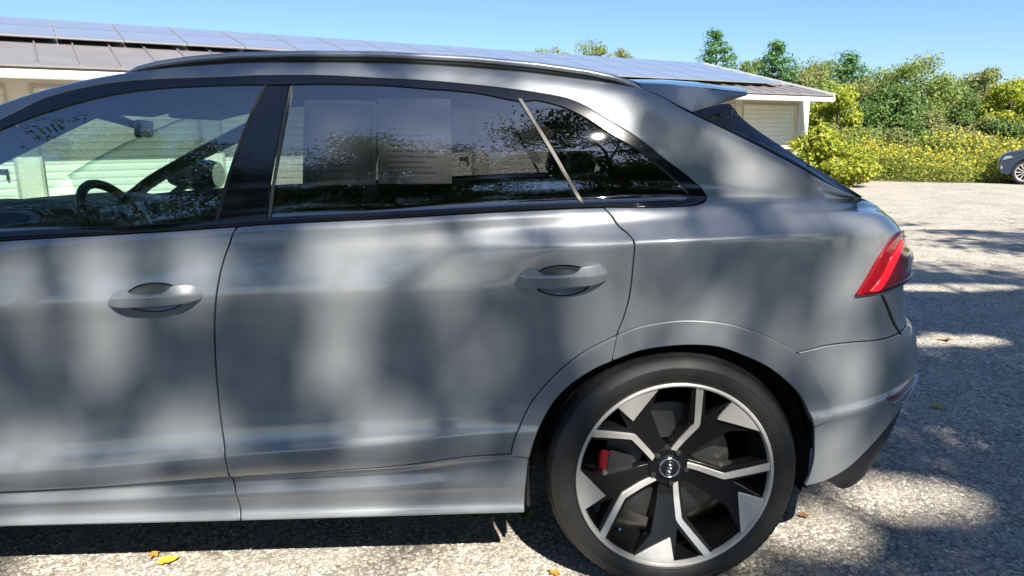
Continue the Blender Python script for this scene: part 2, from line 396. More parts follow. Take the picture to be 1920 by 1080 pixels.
def branchy(mb, base, h, rad, r, spread, n=9, lean=(0, 0), crown0=.3):
    """trunk and limbs; returns limb end points"""
    x, y, z = base; tips = []
    tr = [(x + lean[0]*t + r.normal()*.03*h*t*.3, y + lean[1]*t + r.normal()*.03*h*t*.3, z + h*.92*t) for t in np.linspace(0, 1, 9)]
    mb.tube(tr, [rad*(1 - .85*t) + .01 for t in np.linspace(0, 1, 9)], 8)
    for i in range(n):
        t = crown0 + (1 - crown0)*(i + .5)/n*.95; k = min(7, int(t*8)); p = Vector(tr[k]).lerp(Vector(tr[k+1]), t*8 - k)
        a = i*2.4 + r.uniform(-.4, .4); ln = spread*(1.05 - .55*t)*r.uniform(.75, 1.1); q = p.copy(); path = [p]
        for s in range(4):
            q = q + Vector((math.cos(a)*ln/4, math.sin(a)*ln/4, ln/4*(.25 + .25*s*r.uniform(.2, 1)))); a += r.normal()*.18; path.append(q)
        mb.tube(path, [rad*.42*(1 - t*.5)*(1 - .22*s) + .006 for s in range(5)], 6); tips.append((path[2], path[3], path[4]))
    return tips
def tree(name, label, loc, h, w, mat, seed, leaf=.22, n=6000, crown0=.25, clumps=26, group=None, cull=None, flat=.75, cat='tree', aspect=.6, trunk=.0, limbs=9, sig=.19):
    r = np.random.default_rng(seed); root = empty(name, loc); tag(root, label, cat, group)
    mb = MB(); tips = branchy(mb, (0, 0, 0), h, trunk or .022*h, r, w*.85, limbs, (r.normal()*.15, r.normal()*.15), crown0)
    mb.build('trunk', MAT['bark'], root, smooth=True)
    cc = [np.array(p) for t in tips for p in t[1:]]
    zc = h*(crown0 + 1)/2; hz = h*(1 - crown0)/2
    while len(cc) < clumps:
        p = r.normal(size=3); p /= np.linalg.norm(p); k = r.uniform(.55, 1.0)
        cc.append(np.array([p[0]*w*k*.9, p[1]*w*k*.9, zc + p[2]*hz*k*.92]))
    cc = np.array(cc); m = n//len(cc); sg = w*sig*r.uniform(.65, 1.3, len(cc))
    b = ball(m*len(cc), r); cen = np.repeat(cc, m, 0) + b*np.repeat(sg*1.75, m)[:, None]*np.array([1, 1, flat])
    if cull is not None: k = cull(cen + np.array(loc), r); cen = cen[k]; b = b[k]
    foliage('crown', cen, leaf*r.uniform(.6, 1.3, len(cen)), mat, root, r, aspect, out=b)
    return root
def pine(name, label, loc, h, w, seed, n=5000, group=None):
    r = np.random.default_rng(seed); root = empty(name, loc); tag(root, label, 'tree', group)
    mb = MB(); mb.tube([(0, 0, 0), (.05, 0, h*.5), (0, .05, h*.98)], [.02*h, .013*h, .003*h], 7)
    cc = []; sg = []
    for i in range(11):
        t = .22 + .76*i/10; ln = w*(1.12 - .88*((t - .22)/.78)**1.3)
        for k in range(5 if i < 9 else 3):
            a = k*1.257 + i*.8 + r.normal()*.3; l2 = ln*r.uniform(.55, 1.15); e = np.array([math.cos(a)*l2, math.sin(a)*l2, h*t + l2*r.uniform(.05, .45)])
            mb.tube([(0, 0, h*t), tuple(e*np.array([.5, .5, 1]) + np.array([0, 0, -l2*.05])), tuple(e)], [.005*h, .003*h, .0012*h], 5, cap=False)
            for f in (.55, 1.0):
                cc.append(np.array([e[0]*f, e[1]*f, h*t + (e[2] - h*t)*f])); sg.append(w*r.uniform(.10, .19)*(1.1 if f == 1 else .8))
    for z in (.96, .99, 1.0): cc.append(np.array([0, 0, h*z - .1])); sg.append(w*.10)
    cc = np.array(cc); sg = np.array(sg); m = n//len(cc)
    mb.build('trunk', MAT['bark'], root, smooth=True)
    b = ball(m*len(cc), r); cen = np.repeat(cc, m, 0) + b*np.repeat(sg*1.8, m)[:, None]*np.array([1, 1, .62])
    foliage('crown', cen, .36*r.uniform(.6, 1.2, len(cen)), MAT['needles'], root, r, .30, .6, out=b)
    return root
def shrub(name, label, loc, h, w, mat, seed, n=3500, leaf=.13, group=None, cat='shrub', depth=None):
    r = np.random.default_rng(seed); root = empty(name, loc); tag(root, label, cat, group); d = depth or w
    mb = MB()
    for i in range(7):
        a = r.uniform(0, 6.28); mb.tube([(0, 0, 0), (math.cos(a)*w*.3, math.sin(a)*d*.3, h*.45), (math.cos(a)*w*.6, math.sin(a)*d*.6, h*.8)], [.03, .02, .008], 5)
    mb.build('stem', MAT['bark'], root, smooth=True)
    k = 24; p = r.normal(size=(k, 3)); p /= np.linalg.norm(p, axis=1, keepdims=True)
    cc = np.array([0, 0, h*.48]) + p*np.array([w*.75, d*.75, h*.40])*r.uniform(.5, 1., k)[:, None]
    cc[:, 2] = np.maximum(cc[:, 2], h*.12); m = n//k
    b = ball(m*k, r); cen = np.repeat(cc, m, 0) + b*np.array([w, d, h*.5])*.36*np.repeat(r.uniform(.7, 1.15, k), m)[:, None]
    cen[:, 2] = np.abs(cen[:, 2])
    foliage('foliage', cen, leaf*r.uniform(.6, 1.3, len(cen)), mat, root, r, .65, out=b)
    return root

# ================================================================ ground
mb = MB(); mb.add([(-60, -60, 0), (60, -60, 0), (60, 60, 0), (-60, 60, 0)], [(0, 1, 2, 3)])
lot = mb.build('parking_lot', MAT['asphalt']); tag(lot, 'chip sealed asphalt parking lot under the cars', None, None, 'structure')
mb = MB()   # weedy field behind the lot: its front edge runs past the building corner
ed = [(-60, 22.0), (4.0, 21.0), (9.2, 20.4), (10.96, 19.1), (12.2, 18.25), (13.6, 17.75), (16, 17.5), (22, 17.2), (60, 16.5)]
vs = [(x, y, .004) for x, y in ed] + [(x*6, 30 + 0*y, .05) for x, y in ed] + [(x*30, 1500, .4) for x, y in ed]; n = len(ed)
mb.add(vs, [(i, i+1, n+i+1, n+i) for i in range(n-1)] + [(n+i, n+i+1, 2*n+i+1, 2*n+i) for i in range(n-1)])
fld = mb.build('field', MAT['soil'], smooth=True); tag(fld, 'weedy field ground behind the parking lot', None, None, 'structure')
# loose aggregate standing proud of the near asphalt
def stones(n, seed):
    r = np.random.default_rng(seed)
    x = r.uniform(-2.9, 3.6, n); y = .02 + r.uniform(0, 1, n)**1.6*4.0
    s = r.uniform(.0035, .0085, n)*(1 + .12*y)
    base = np.array([(1,0,0),(0,1,0),(-1,0,0),(0,-1,0),(0,0,.8),(.6,.6,.45),(-.6,.55,.4)])
    oc = np.array([(1,0,0),(.3,.95,0),(-.8,.6,0),(-.8,-.6,0),(.3,-.95,0),(.25,.1,.75),(-.3,-.05,.7)])
    f = np.array([(0,1,5),(1,2,5),(2,6,5),(2,3,6),(3,4,6),(4,5,6),(4,0,5)])
    a = r.uniform(0, 6.283, n); ca, sa = np.cos(a), np.sin(a)
    v = oc[None]*(1 + r.normal(size=(n, 7, 3))*.16); v = v*s[:, None, None]*np.array([1, 1, .55])*np.stack([r.uniform(.8, 1.5, n), np.ones(n), np.ones(n)], -1)[:, None, :]
    vx = v[..., 0]*ca[:, None] - v[..., 1]*sa[:, None] + x[:, None]; vy = v[..., 0]*sa[:, None] + v[..., 1]*ca[:, None] + y[:, None]
    V = np.stack([vx, vy, v[..., 2] + .0008], -1).reshape(-1, 3); Fc = (f[None] + (np.arange(n)*7)[:, None, None]).reshape(-1, 3)
    return link('gravel', mesh_np('gravel', V, Fc), None, [MAT['stone']])
tag(stones(42000, 3), 'loose pale stone chips strewn over the near asphalt', 'gravel', None, 'stuff')

# ================================================================ storage building
MAT['wall'] = simple('painted wall panel', (.60, .56, .47), .7, noise=(1.5, .06))
MAT['door_slat'] = simple('cream roll up door', (.72, .70, .60), .45, noise=(2.5, .05))
MAT['white_trim'] = simple('white gutter', (.80, .79, .75), .4, noise=(3, .04))
MAT['fascia'] = simple('tan fascia', (.40, .37, .30), .6, noise=(2, .08))
MAT['roof_metal'] = simple('weathered metal roofing', (.25, .235, .23), .45, metal=.3, noise=(1.2, .10))
MAT['alu'] = simple('panel frame aluminium', (.70, .70, .70), .35, metal=.8)
MAT['cells'] = simple('solar cells', (.36, .365, .40), .24, coat=1.0, noise=(.5, .15))
MAT['concrete'] = simple('concrete apron', (.42, .40, .37), .85, noise=(4, .12))
BA = math.radians(30.507); TB = math.tan(math.radians(14))
bld = empty('storage_building', (-8.151, 9.933, 0), BA)
tag(bld, 'long low cream storage building with roll up doors and solar panels on its metal roof', 'building')
XL, XR, YW = -9.6, 22.1, 1.25
mb = MB(); D0, PIT, DW, DH = .38, 3.08, 2.65, 2.30
starts = [D0 + PIT*k for k in range(-3, 7)]
edge = XL
for s in starts:                                    # piers between the doors
    mb.box((edge, YW, 0), (s, YW + .2, DH)); edge = s + DW
mb.box((edge, YW, 0), (XR, YW + .2, DH)); mb.box((XL, YW, DH), (XR, YW + .2, 2.62))
mb.box((XL, YW + .2, 0), (XL + .2, YW + 9.2, 2.62)); mb.box((XR - .2, YW + .2, 0), (XR, YW + 9.2, 2.62)); mb.box((XL, YW + 9.2, 0), (XR, YW + 9.4, 2.62))
for x in (XL, XR - .2):                             # gable ends
    mb.add([(x, YW, 2.62), (x + .2, YW, 2.62), (x + .2, 10.6, 2.62), (x, 10.6, 2.62), (x, 5.6, 3.62), (x + .2, 5.6, 3.62)], [(0, 1, 5, 4), (1, 2, 5), (0, 4, 3), (3, 4, 5, 2), (0, 3, 2, 1)])
mb.build('wall', MAT['wall'], bld)
mb = MB(); mb.box((XL + .3, YW + .24, .05), (XR - .3, YW + .28, 2.5)); mb.build('inner_wall', MAT['dark'], bld)
mb = MB(); mb.box((XR - .16, YW - .018, 0), (XR + .02, YW - .001, 2.5)); mb.box((XR - .001 + .002, YW - .018, 0), (XR + .02, YW + .16, 2.5)); mb.build('corner_trim', MAT['white_trim'], bld)
SL = .135
mbs = MB()
prof = [(0, 0), (.010, .012), (.016, .040), (.016, .095), (.010, .122), (0, SL - .001)]
vs = []
for x in (0, DW - .006):
    vs += [(x, -p[0], p[1]) for p in prof]
np_ = len(prof); mbs.add(vs, [(i, i + 1, np_ + i + 1, np_ + i) for i in range(np_ - 1)])
slat_mesh = None
for s in starts:
    d = empty('garage_door', (s + .003, YW + .10, 0), 0, bld)
    mb = MB(); mb.box((0, .02, 0), (DW - .006, .04, DH - .01)); mb.build('door_backing', MAT['door_slat'], d)
    for k in range(int(DH/SL)):
        if slat_mesh is None:
            o = mbs.build('slat', MAT['door_slat'], d); slat_mesh = o.data
        else: o = link('slat', slat_mesh, d)
        o.location = (0, 0, .004 + k*SL)
    mb = MB(); mb.box((DW - .34, -.045, .82), (DW - .10, -.018, .90)); mb.box((DW - .14, -.06, .70), (DW - .10, -.018, .83)); mb.build('latch', MAT['plastic'], d, bevel=.006)
    mb = MB(); mb.box((-.05, -.115, 0), (-.003, -.102, DH + .05)); mb.box((DW - .003, -.115, 0), (DW + .044, -.102, DH + .05)); mb.box((-.003, -.115, DH), (DW - .003, -.102, DH + .05)); mb.build('door_frame', MAT['fascia'], d)
# soffit, fascia, gutter
mb = MB(); mb.box((XL - .3, .10, 2.42), (XR - .5, YW + .1, 2.45)); mb.build('soffit', MAT['fascia'], bld)
mb = MB(); g = [(0, 2.50), (.012, 2.50), (.012, 2.395), (.09, 2.385), (.115, 2.40), (.115, 2.50), (.13, 2.50), (.13, 2.38), (.10, 2.36), (.02, 2.365), (0, 2.40)]
n = len(g); x0, x1 = XL - .3, XR - .45
mb.add([(x0, y, z) for y, z in g] + [(x1, y, z) for y, z in g], [(i, (i+1) % n, n + (i+1) % n, n + i) for i in range(n)] + [tuple(range(n)), tuple(range(n, 2*n))])
mb.build('gutter', MAT['white_trim'], bld, bevel=.004)
mb = MB(); mb.box((x0, .135, 2.40), (x1, .165, 2.575)); mb.build('fascia_board', MAT['fascia'], bld)
RY = 5.6
mb = MB(); z0 = 2.575; zr_ = z0 + RY*TB
mb.add([(x0, .06, z0), (x1, .06, z0), (x1, RY, zr_), (x0, RY, zr_), (x0, 11.2, z0), (x1, 11.2, z0), (x0, .06, z0 - .03), (x1, .06, z0 - .03), (x1, RY, zr_ - .05), (x0, RY, zr_ - .05)],
       [(0, 1, 2, 3), (3, 2, 5, 4), (0, 6, 7, 1), (1, 7, 8, 2), (0, 3, 9, 6), (6, 9, 8, 7)])
roof = mb.build('roof', MAT['roof_metal'], bld)
rib = None; x = x0 + .03
while x < x1 - .02:
    if rib is None:
        mb = MB(); mb.add([(-.022, .06, z0), (-.010, .06, z0 + .042), (.010, .06, z0 + .042), (.022, .06, z0), (-.022, RY, zr_), (-.010, RY, zr_ + .042), (.010, RY, zr_ + .042), (.022, RY, zr_)], [(0,1,5,4),(1,2,6,5),(2,3,7,6),(0,3,2,1),(4,5,6,7)])
        o = mb.build('roof_rib', MAT['roof_metal'], roof); rib = o.data
    else: o = link('roof_rib', rib, roof)
    o.location = (x, 0, 0); x += .61
mb = MB(); mb.add([(x1, .04, z0 - .05), (x1 + .03, .04, z0 - .05), (x1 + .03, RY, zr_ - .03), (x1, RY, zr_ - .03), (x1, .04, z0 + .055), (x1 + .03, .04, z0 + .055), (x1 + .03, RY, zr_ + .06), (x1, RY, zr_ + .06)], [(0,3,2,1),(4,5,6,7),(0,1,5,4),(1,2,6,5),(2,3,7,6),(3,0,4,7)]); mb.build('gable_trim', MAT['white_trim'], bld)
# solar panels in two rows, on rails
pm = None; PW, PH = 1.12, 1.26
ca, sa = math.cos(math.atan(TB)), math.sin(math.atan(TB))
for row in range(3):
    k = 0
    while XL + .2 + k*(PW + .02) + PW < XR - .75:
        px_ = XL + .2 + k*(PW + .02); k += 1
        if row == 2 and px_ < 8: continue                  # the array is one row deeper on the right half
        if pm is None:
            mb = MB(); mb.box((0, 0, 0), (PW, PH, .034)); pm_o = mb.build('solar_panel', MAT['alu'], bld)
            mb2 = MB(); mb2.add([(.03, .03, .0365), (PW - .03, .03, .0365), (PW - .03, PH - .03, .0365), (.03, PH - .03, .0365)], [(0, 1, 2, 3)]); ce = mb2.build('cell_glass', MAT['cells'], pm_o); pm = (pm_o.data, ce.data); o = pm_o
        else:
            o = link('solar_panel', pm[0], bld); link('cell_glass', pm[1], o)
        yy = (2.25 if px_ < 8 else .95) + row*(PH + .02)*ca
        o.location = (px_, yy, z0 + yy*TB + .11); o.rotation_euler = (math.atan(TB), 0, 0)
for yy in (1.25, 1.85, 2.55, 3.2, 3.85, 4.45):
    mb = MB(); mb.box((XL + .3 if yy > 2 else 8.3, yy, z0 + yy*TB + .055), (XR - .8, yy + .04, z0 + yy*TB + .095)); mb.build('panel_rail', MAT['alu'], bld)
mb = MB(); mb.box((XL - .2, -.1, 0), (XR + .1, YW, .012)); mb.build('apron', MAT['concrete'], bld)

# ================================================================ background vegetation
K = 1.65
def far(x, y, z, w): return (CAM[0] + (x - CAM[0])*K, CAM[1] + (y - CAM[1])*K, 0), CAM[2] + (z - CAM[2])*K, w*K
for i, (x, y, z, w, lab) in enumerate([(13.24, 42, 7.2, 1.25, 'tallest pine with open branches, standing behind the solar roof'), (15.43, 38, 6.1, 1.35, 'dense dark pine between the tallest pine and the building corner'), (20.55, 40, 5.65, 1.5, 'broad pine rising above the trees right of the roof end')]):
    p, h, ww = far(x, y, z, w*1.25); pine('pine_tree', lab, p, h, ww, 100 + i, 8000)
for i, (x, y, z, w, m, lab) in enumerate([
    (19.16, 41, 5.5, 1.9, 'leaf_mid', 'mid green tree below the broad pine'),
    (15.78, 44, 6.1, 1.3, 'leaf_mid', 'rounded light tree just right of the tallest pine'),
    (2.86, 50, 7.85, 1.5, 'leaf_mid', 'small leafy treetop peeking over the roof, left of the others'),
    (4.5, 50, 7.7, 1.35, 'leaf_olive', 'low olive treetop showing between two tops over the roof'),
    (6.3, 46, 7.55, 2.0, 'leaf_mid', 'largest treetop peeking over the solar roof'),
    (8.9, 48, 7.15, 1.5, 'leaf_olive', 'rightmost low treetop peeking over the roof'),
    (18.14, 30, 4.55, 1.75, 'leaf_mid', 'tall rounded tree in the middle of the tree line right'),
    (15.75, 27, 3.0, 1.35, 'leaf_dark', 'dark green dense tree in front of the tall rounded tree'),
    (24.32, 34, 4.4, 1.7, 'leaf_olive', 'tall loose tree behind the blue grey car'),
    (21.39, 28, 3.35, 1.1, 'leaf_bright', 'bright green tree below the tall loose tree'),
    (25.5, 30, 4.3, 1.7, 'leaf_mid', 'tree at the right edge of the tree line'),
    (19.81, 36, 3.9, 1.6, 'leaf_olive', 'olive tree filling the gap left of the tall rounded tree'),
    (22.2, 33, 3.3, 1.35, 'leaf_dark', 'dark tree between the rounded and the loose tree'),
    (17.3, 38, 4.6, 1.6, 'leaf_olive', 'pale olive tree behind the bright tree at the corner'),
    (28.5, 34, 4.2, 2.0, 'leaf_dark', 'dark tree beyond the right edge of the lot'),
    (16.4, 41, 5.0, 1.5, 'leaf_dark', 'dark leafy tree beside the dense dark pine'),
    (18.0, 40, 5.2, 1.4, 'leaf_olive', 'pale tree between the dense pine and the broad pine'),
    (14.2, 30, 3.3, 1.3, 'leaf_mid', 'mid green tree filling the space behind the bright tree'),
    (16.9, 33, 3.7, 1.4, 'leaf_olive', 'soft olive tree left of the dark green dense tree'),
    ]):
    p, h, ww = far(x, y, z + (.22 if x > 12 else 0), w*(1.15 if x > 12 else 1)); tree('leafy_tree', lab, p, h, ww, MAT[m], 200 + i, leaf=.21, n=15000, crown0=.06, clumps=58, sig=.17, group='trees behind the lot')
tree('leafy_tree', 'bright yellow green tree right behind the building corner', (12.5, 24.6, 0), 3.15, 1.15, MAT['leaf_bright'], 250, leaf=.13, n=9000, crown0=.05, clumps=30, group='trees behind the lot')
for i, (x, y, z, w, m, lab) in enumerate([
    (10.98, 22, 1.75, .95, 'leaf_olive', 'olive shrub beside the building corner'), (13.0, 24, 2.1, 1.05, 'leaf_mid', 'tall mid green shrub left of the dark tree'),
    (13.54, 22.6, 1.65, .85, 'leaf_olive', 'olive shrub in front of the tall green shrub'), (14.77, 23.5, 1.85, .95, 'leaf_dark', 'dark shrub under the dark green tree'),
    (16.55, 25, 2.3, 1.25, 'leaf_olive', 'widest pale olive shrub in the middle of the hedge'), (16.28, 22.7, 1.7, .95, 'leaf_olive', 'grey green shrub in front of the widest shrub'),
    (18.3, 25, 2.2, 1.1, 'leaf_olive', 'olive shrub behind the goldenrod near the car'), (17.78, 23, 2.0, 1.0, 'leaf_dark', 'dark shrub behind the blue grey car hood'),
    (12.75, 21.2, .95, .55, 'leaf_mid', 'small low green bush at the front of the hedge'), (11.5, 21.6, 1.3, .75, 'leaf_mid', 'low bush between vine and hedge'),
    (19.3, 22.6, 2.2, 1.0, 'leaf_olive', 'olive shrub at the right edge of the hedge'), (15.4, 22.4, 1.25, .75, 'leaf_dark', 'low dark shrub at the foot of the hedge'), (20.8, 23.5, 2.2, 1.2, 'leaf_dark', 'dark shrub beyond the hedge end')]):
    shrub('shrub', lab, (x, y, 0), z, w, MAT[m], 300 + i, 7000, .105, 'shrubs of the hedge')
shrub('vine_bush', 'bright yellow green vine bush heaped against the building corner', (8.75, 17.9, 0), 1.7, 1.0, MAT['leaf_bright'], 350, 8000, .105, None, 'bush')
shrub('vine_bush', 'low yellow vine heap spilling onto the lot edge', (9.15, 16.9, 0), .95, .95, MAT['leaf_bright'], 351, 5000, .095, None, 'bush')
shrub('vine_bush', 'vine clump right of the vine bush, toward the weeds', (10.1, 18.9, 0), 1.15, .9, MAT['leaf_bright'], 352, 4600, .095, None, 'bush')
# goldenrod and weeds: a mass along the lot edge
def weeds(name, label, n, mat, zlo, zhi, size, seed, ymax, aspect=.35):
    r = np.random.default_rng(seed); x = r.uniform(9.6, 26, n); y0 = np.interp(x, [p[0] for p in ed], [p[1] for p in ed]); y = y0 + r.uniform(0, 1, n)**.9*ymax
    hh = .62 + .22*np.sin(x*1.7 + 1) + .18*np.sin(x*4.1 + y*2) + .10*(y - y0)
    z = np.maximum(.03, r.uniform(zlo, zhi, n)*hh)
    o = foliage(name, np.stack([x, y, z], -1), size*r.uniform(.6, 1.4, n), mat, None, r, aspect, .2); return tag(o, label, name.split('_')[0], None, 'stuff')
weeds('weeds', 'green weeds growing along the edge of the lot', 48000, MAT['weeds'], 0, 1.0, .12, 5, 4.6)
weeds('goldenrod', 'yellow goldenrod flower heads above the weeds', 9500, MAT['goldenrod'], .85, 1.15, .08, 6, 5.0, .6)

# ================================================================ shade trees behind the photographer
# gaps in the canopy let the sun through in patches: where a leaf's shadow would land on these, there is no leaf
LIT = [(-1.71,1.06,.089,.097),(-1.71,.88,.081,.145),(-1.91,.51,.137,.065),(-1.42,1.04,.065,.113),(-1.49,.56,.129,.081),(-1.0,1.06,.129,.113),(-.92,1.13,.145,.073),(-1.03,.8,.089,.129),(-.9,.56,.121,.065),(-.65,1.15,.177,.048),(-.67,.99,.097,.065),(.28,1.31,.11,.06),(.45,1.2,.145,.048),(.49,.95,.089,.097),(.56,.72,.097,.097),(.59,1.07,.065,.065),(.35,.76,.081,.097),(.1,.85,.113,.032),(-.15,1.18,.065,.04),(-.36,1.56,.129,.032),(-.61,1.6,.161,.032),(.51,.48,.081,.081),(-1.94,1.04,.048,.081),(-.23,1.44,.06,.06),(-.14,.42,.20,.26),(.18,.52,.10,.12),(.05,1.17,.30,.035),(.42,1.17,.25,.035),(-1.2,1.60,.3,.03),(.16,1.56,.12,.03),(-.80,1.42,.10,.10),(-1.0,1.45,.08,.06)]
GLIT = [(-1.0,.1,1.0,.30),(-1.9,.25,.35,.2),(1.1,.55,.30,.2),(.75,1.5,.2,.3),(2.7,2.7,.4,.15),(3.8,4.4,.7,.2),(6.5,8.6,1.2,.25),(.6,.35,.25,.15),(-.55,.42,.06,.05)]
def cull(p, r):
    keep = np.ones(len(p), bool)
    for x, z, a, b in LIT:
        t = (p[:, 1] - (.05 if z < 1.2 else .10 + .36*(z - 1.2)))/SUN.y; X = p[:, 0] - SUN.x*t; Z = p[:, 2] - SUN.z*t
        keep &= ((X - x)/(a*1.1))**2 + ((Z - z)/(b*1.1))**2 > 1
    t = p[:, 2]/SUN.z; gx = p[:, 0] - SUN.x*t; gy = p[:, 1] - SUN.y*t
    for x, y, a, b in GLIT: keep &= ((gx - x)/a)**2 + ((gy - y)/b)**2 > 1
    keep &= gy + .35*np.sin(gx*2.3) + .2*np.sin(gx*5.1) < 9.7
    return keep
for i, (x, y, h, w, c0, n, lab) in enumerate([
    (3.2, -11.5, 15.0, 4.3, .35, 78000, 'large shade tree behind the photographer, casting dapples on the car'),
    (-2.6, -12.5, 14.0, 3.9, .30, 66000, 'shade tree left of the largest one behind the photographer'),
    (-9.0, -11.0, 13.0, 4.2, .25, 52000, 'shade tree far left behind the photographer'),
    (8.2, -7.5, 12.5, 4.0, .35, 52000, 'shade tree right of the largest one behind the photographer'),
    (12.0, -4.0, 11.5, 3.8, .35, 20000, 'shade tree at the right side shading the open asphalt'),
    (5.6, -4.6, 10.5, 3.4, .35, 22000, 'shade tree nearest to the open asphalt, right of the photographer'),
    (9.8, -1.2, 10.0, 3.2, .35, 20000, 'low shade tree beside the open asphalt'),
    (14.0, -1.0, 11.0, 3.6, .3, 16000, 'shade tree beyond the right end of the open asphalt'),
    (6.3, -10.6, 13.0, 3.3, .40, 30000, 'slim shade tree between the largest one and the right shade tree'),
    (-5.5, -20.0, 16.0, 5.5, .15, 18000, 'big tree in the back row behind the left shade trees'),
    (4.5, -21.0, 16.0, 6.0, .12, 18000, 'big tree in the back row behind the largest shade tree'),
    (14.5, -16.0, 15.0, 5.5, .12, 15000, 'big tree in the back row on the right'),
    (-15.5, -17.0, 15.0, 5.5, .12, 15000, 'big tree in the back row on the far left'),
    ]):
    tree('shade_tree', lab, (x, y, 0), h, w, MAT['leaf_shade'], 400 + i, leaf=.125 if n >= 40000 else .15, n=n, crown0=c0, clumps=110 if n >= 40000 else 70, sig=.135, group='shade trees behind the photographer', cull=cull, flat=.8, trunk=.24, limbs=16)

# ---------------------------------------------------------------- body surface S(u, v)
YC = 0.985                                     # car centre line
def pchip_slopes(x, y):
    x = np.asarray(x, float); y = np.asarray(y, float)
    h = np.diff(x); d = np.diff(y, axis=-1) / h
    m = np.zeros_like(y)
    a, b = d[..., :-1], d[..., 1:]
    w1 = 2*h[1:] + h[:-1]; w2 = h[1:] + 2*h[:-1]
    with np.errstate(divide='ignore', invalid='ignore'):
        mm = (w1 + w2) / (w1/a + w2/b)
    m[..., 1:-1] = np.where(a*b > 0, mm, 0.0)
    m[..., 0] = d[..., 0]; m[..., -1] = d[..., -1]
    return m
def pchip(x, y, q):
    x = np.asarray(x, float); y = np.asarray(y, float); q = np.asarray(q, float)
    m = pchip_slopes(x, y); i = np.clip(np.searchsorted(x, q) - 1, 0, len(x) - 2)
    h = x[i+1] - x[i]; t = np.clip((q - x[i]) / h, 0, 1)
    return ((1+2*t)*(1-t)**2*y[i] + t*(1-t)**2*h*m[i] + t*t*(3-2*t)*y[i+1] + t*t*(t-1)*h*m[i+1])
US = [-3.3, -2.0, -1.35, -.9, -.6, -.3, -.1, .15, .4, .65, 1.2]
def zbelt(u): return pchip([-3.9,-3.0,-2.4,-1.98,-1.52,-1.215,-.87,-.52,-.21,.02,.35,.6,.8,1.0,1.2],
                           [.93,1.06,1.115,1.146,1.167,1.186,1.199,1.215,1.225,1.229,1.229,1.226,1.224,1.206,1.160], u)
def zroof(u): return pchip([-3.9,-3.0,-2.85,-2.7,-2.4,-2.1,-1.927,-1.68,-1.45,-1.26,-.9,-.5,-.3,-.1,.096,.387,.6,.66,.8,1.0,1.2],
                           [.94,1.07,1.16,1.255,1.405,1.522,1.582,1.633,1.657,1.666,1.662,1.637,1.614,1.583,1.503,1.365,1.253,1.232,1.228,1.210,1.165], u)
def zcrown(u): return pchip([-3.9,-3.0,-2.85,-2.7,-2.4,-2.1,-1.927,-1.68,-1.26,-.9,-.5,-.1,.1,.3,.5,.7,.8,1.0,1.2],
                            [.97,1.13,1.20,1.30,1.46,1.58,1.625,1.668,1.696,1.692,1.675,1.636,1.585,1.44,1.345,1.255,1.243,1.212,1.175], u)
def taper(u): return pchip([-3.9,-3.0,-2.6,-2.0,-1.5,-.6,-.3,.1,.4,.65,.95], [.30,.13,.08,.025,0,0,.003,.018,.048,.09,.16], u)
def ygreen(z, u):
    t = np.clip(z - 1.23, -.2, .5)
    return .112 + t*.300 + t*t*.31 + taper(u)
def _c(vals): return lambda u: pchip(US, vals, u)
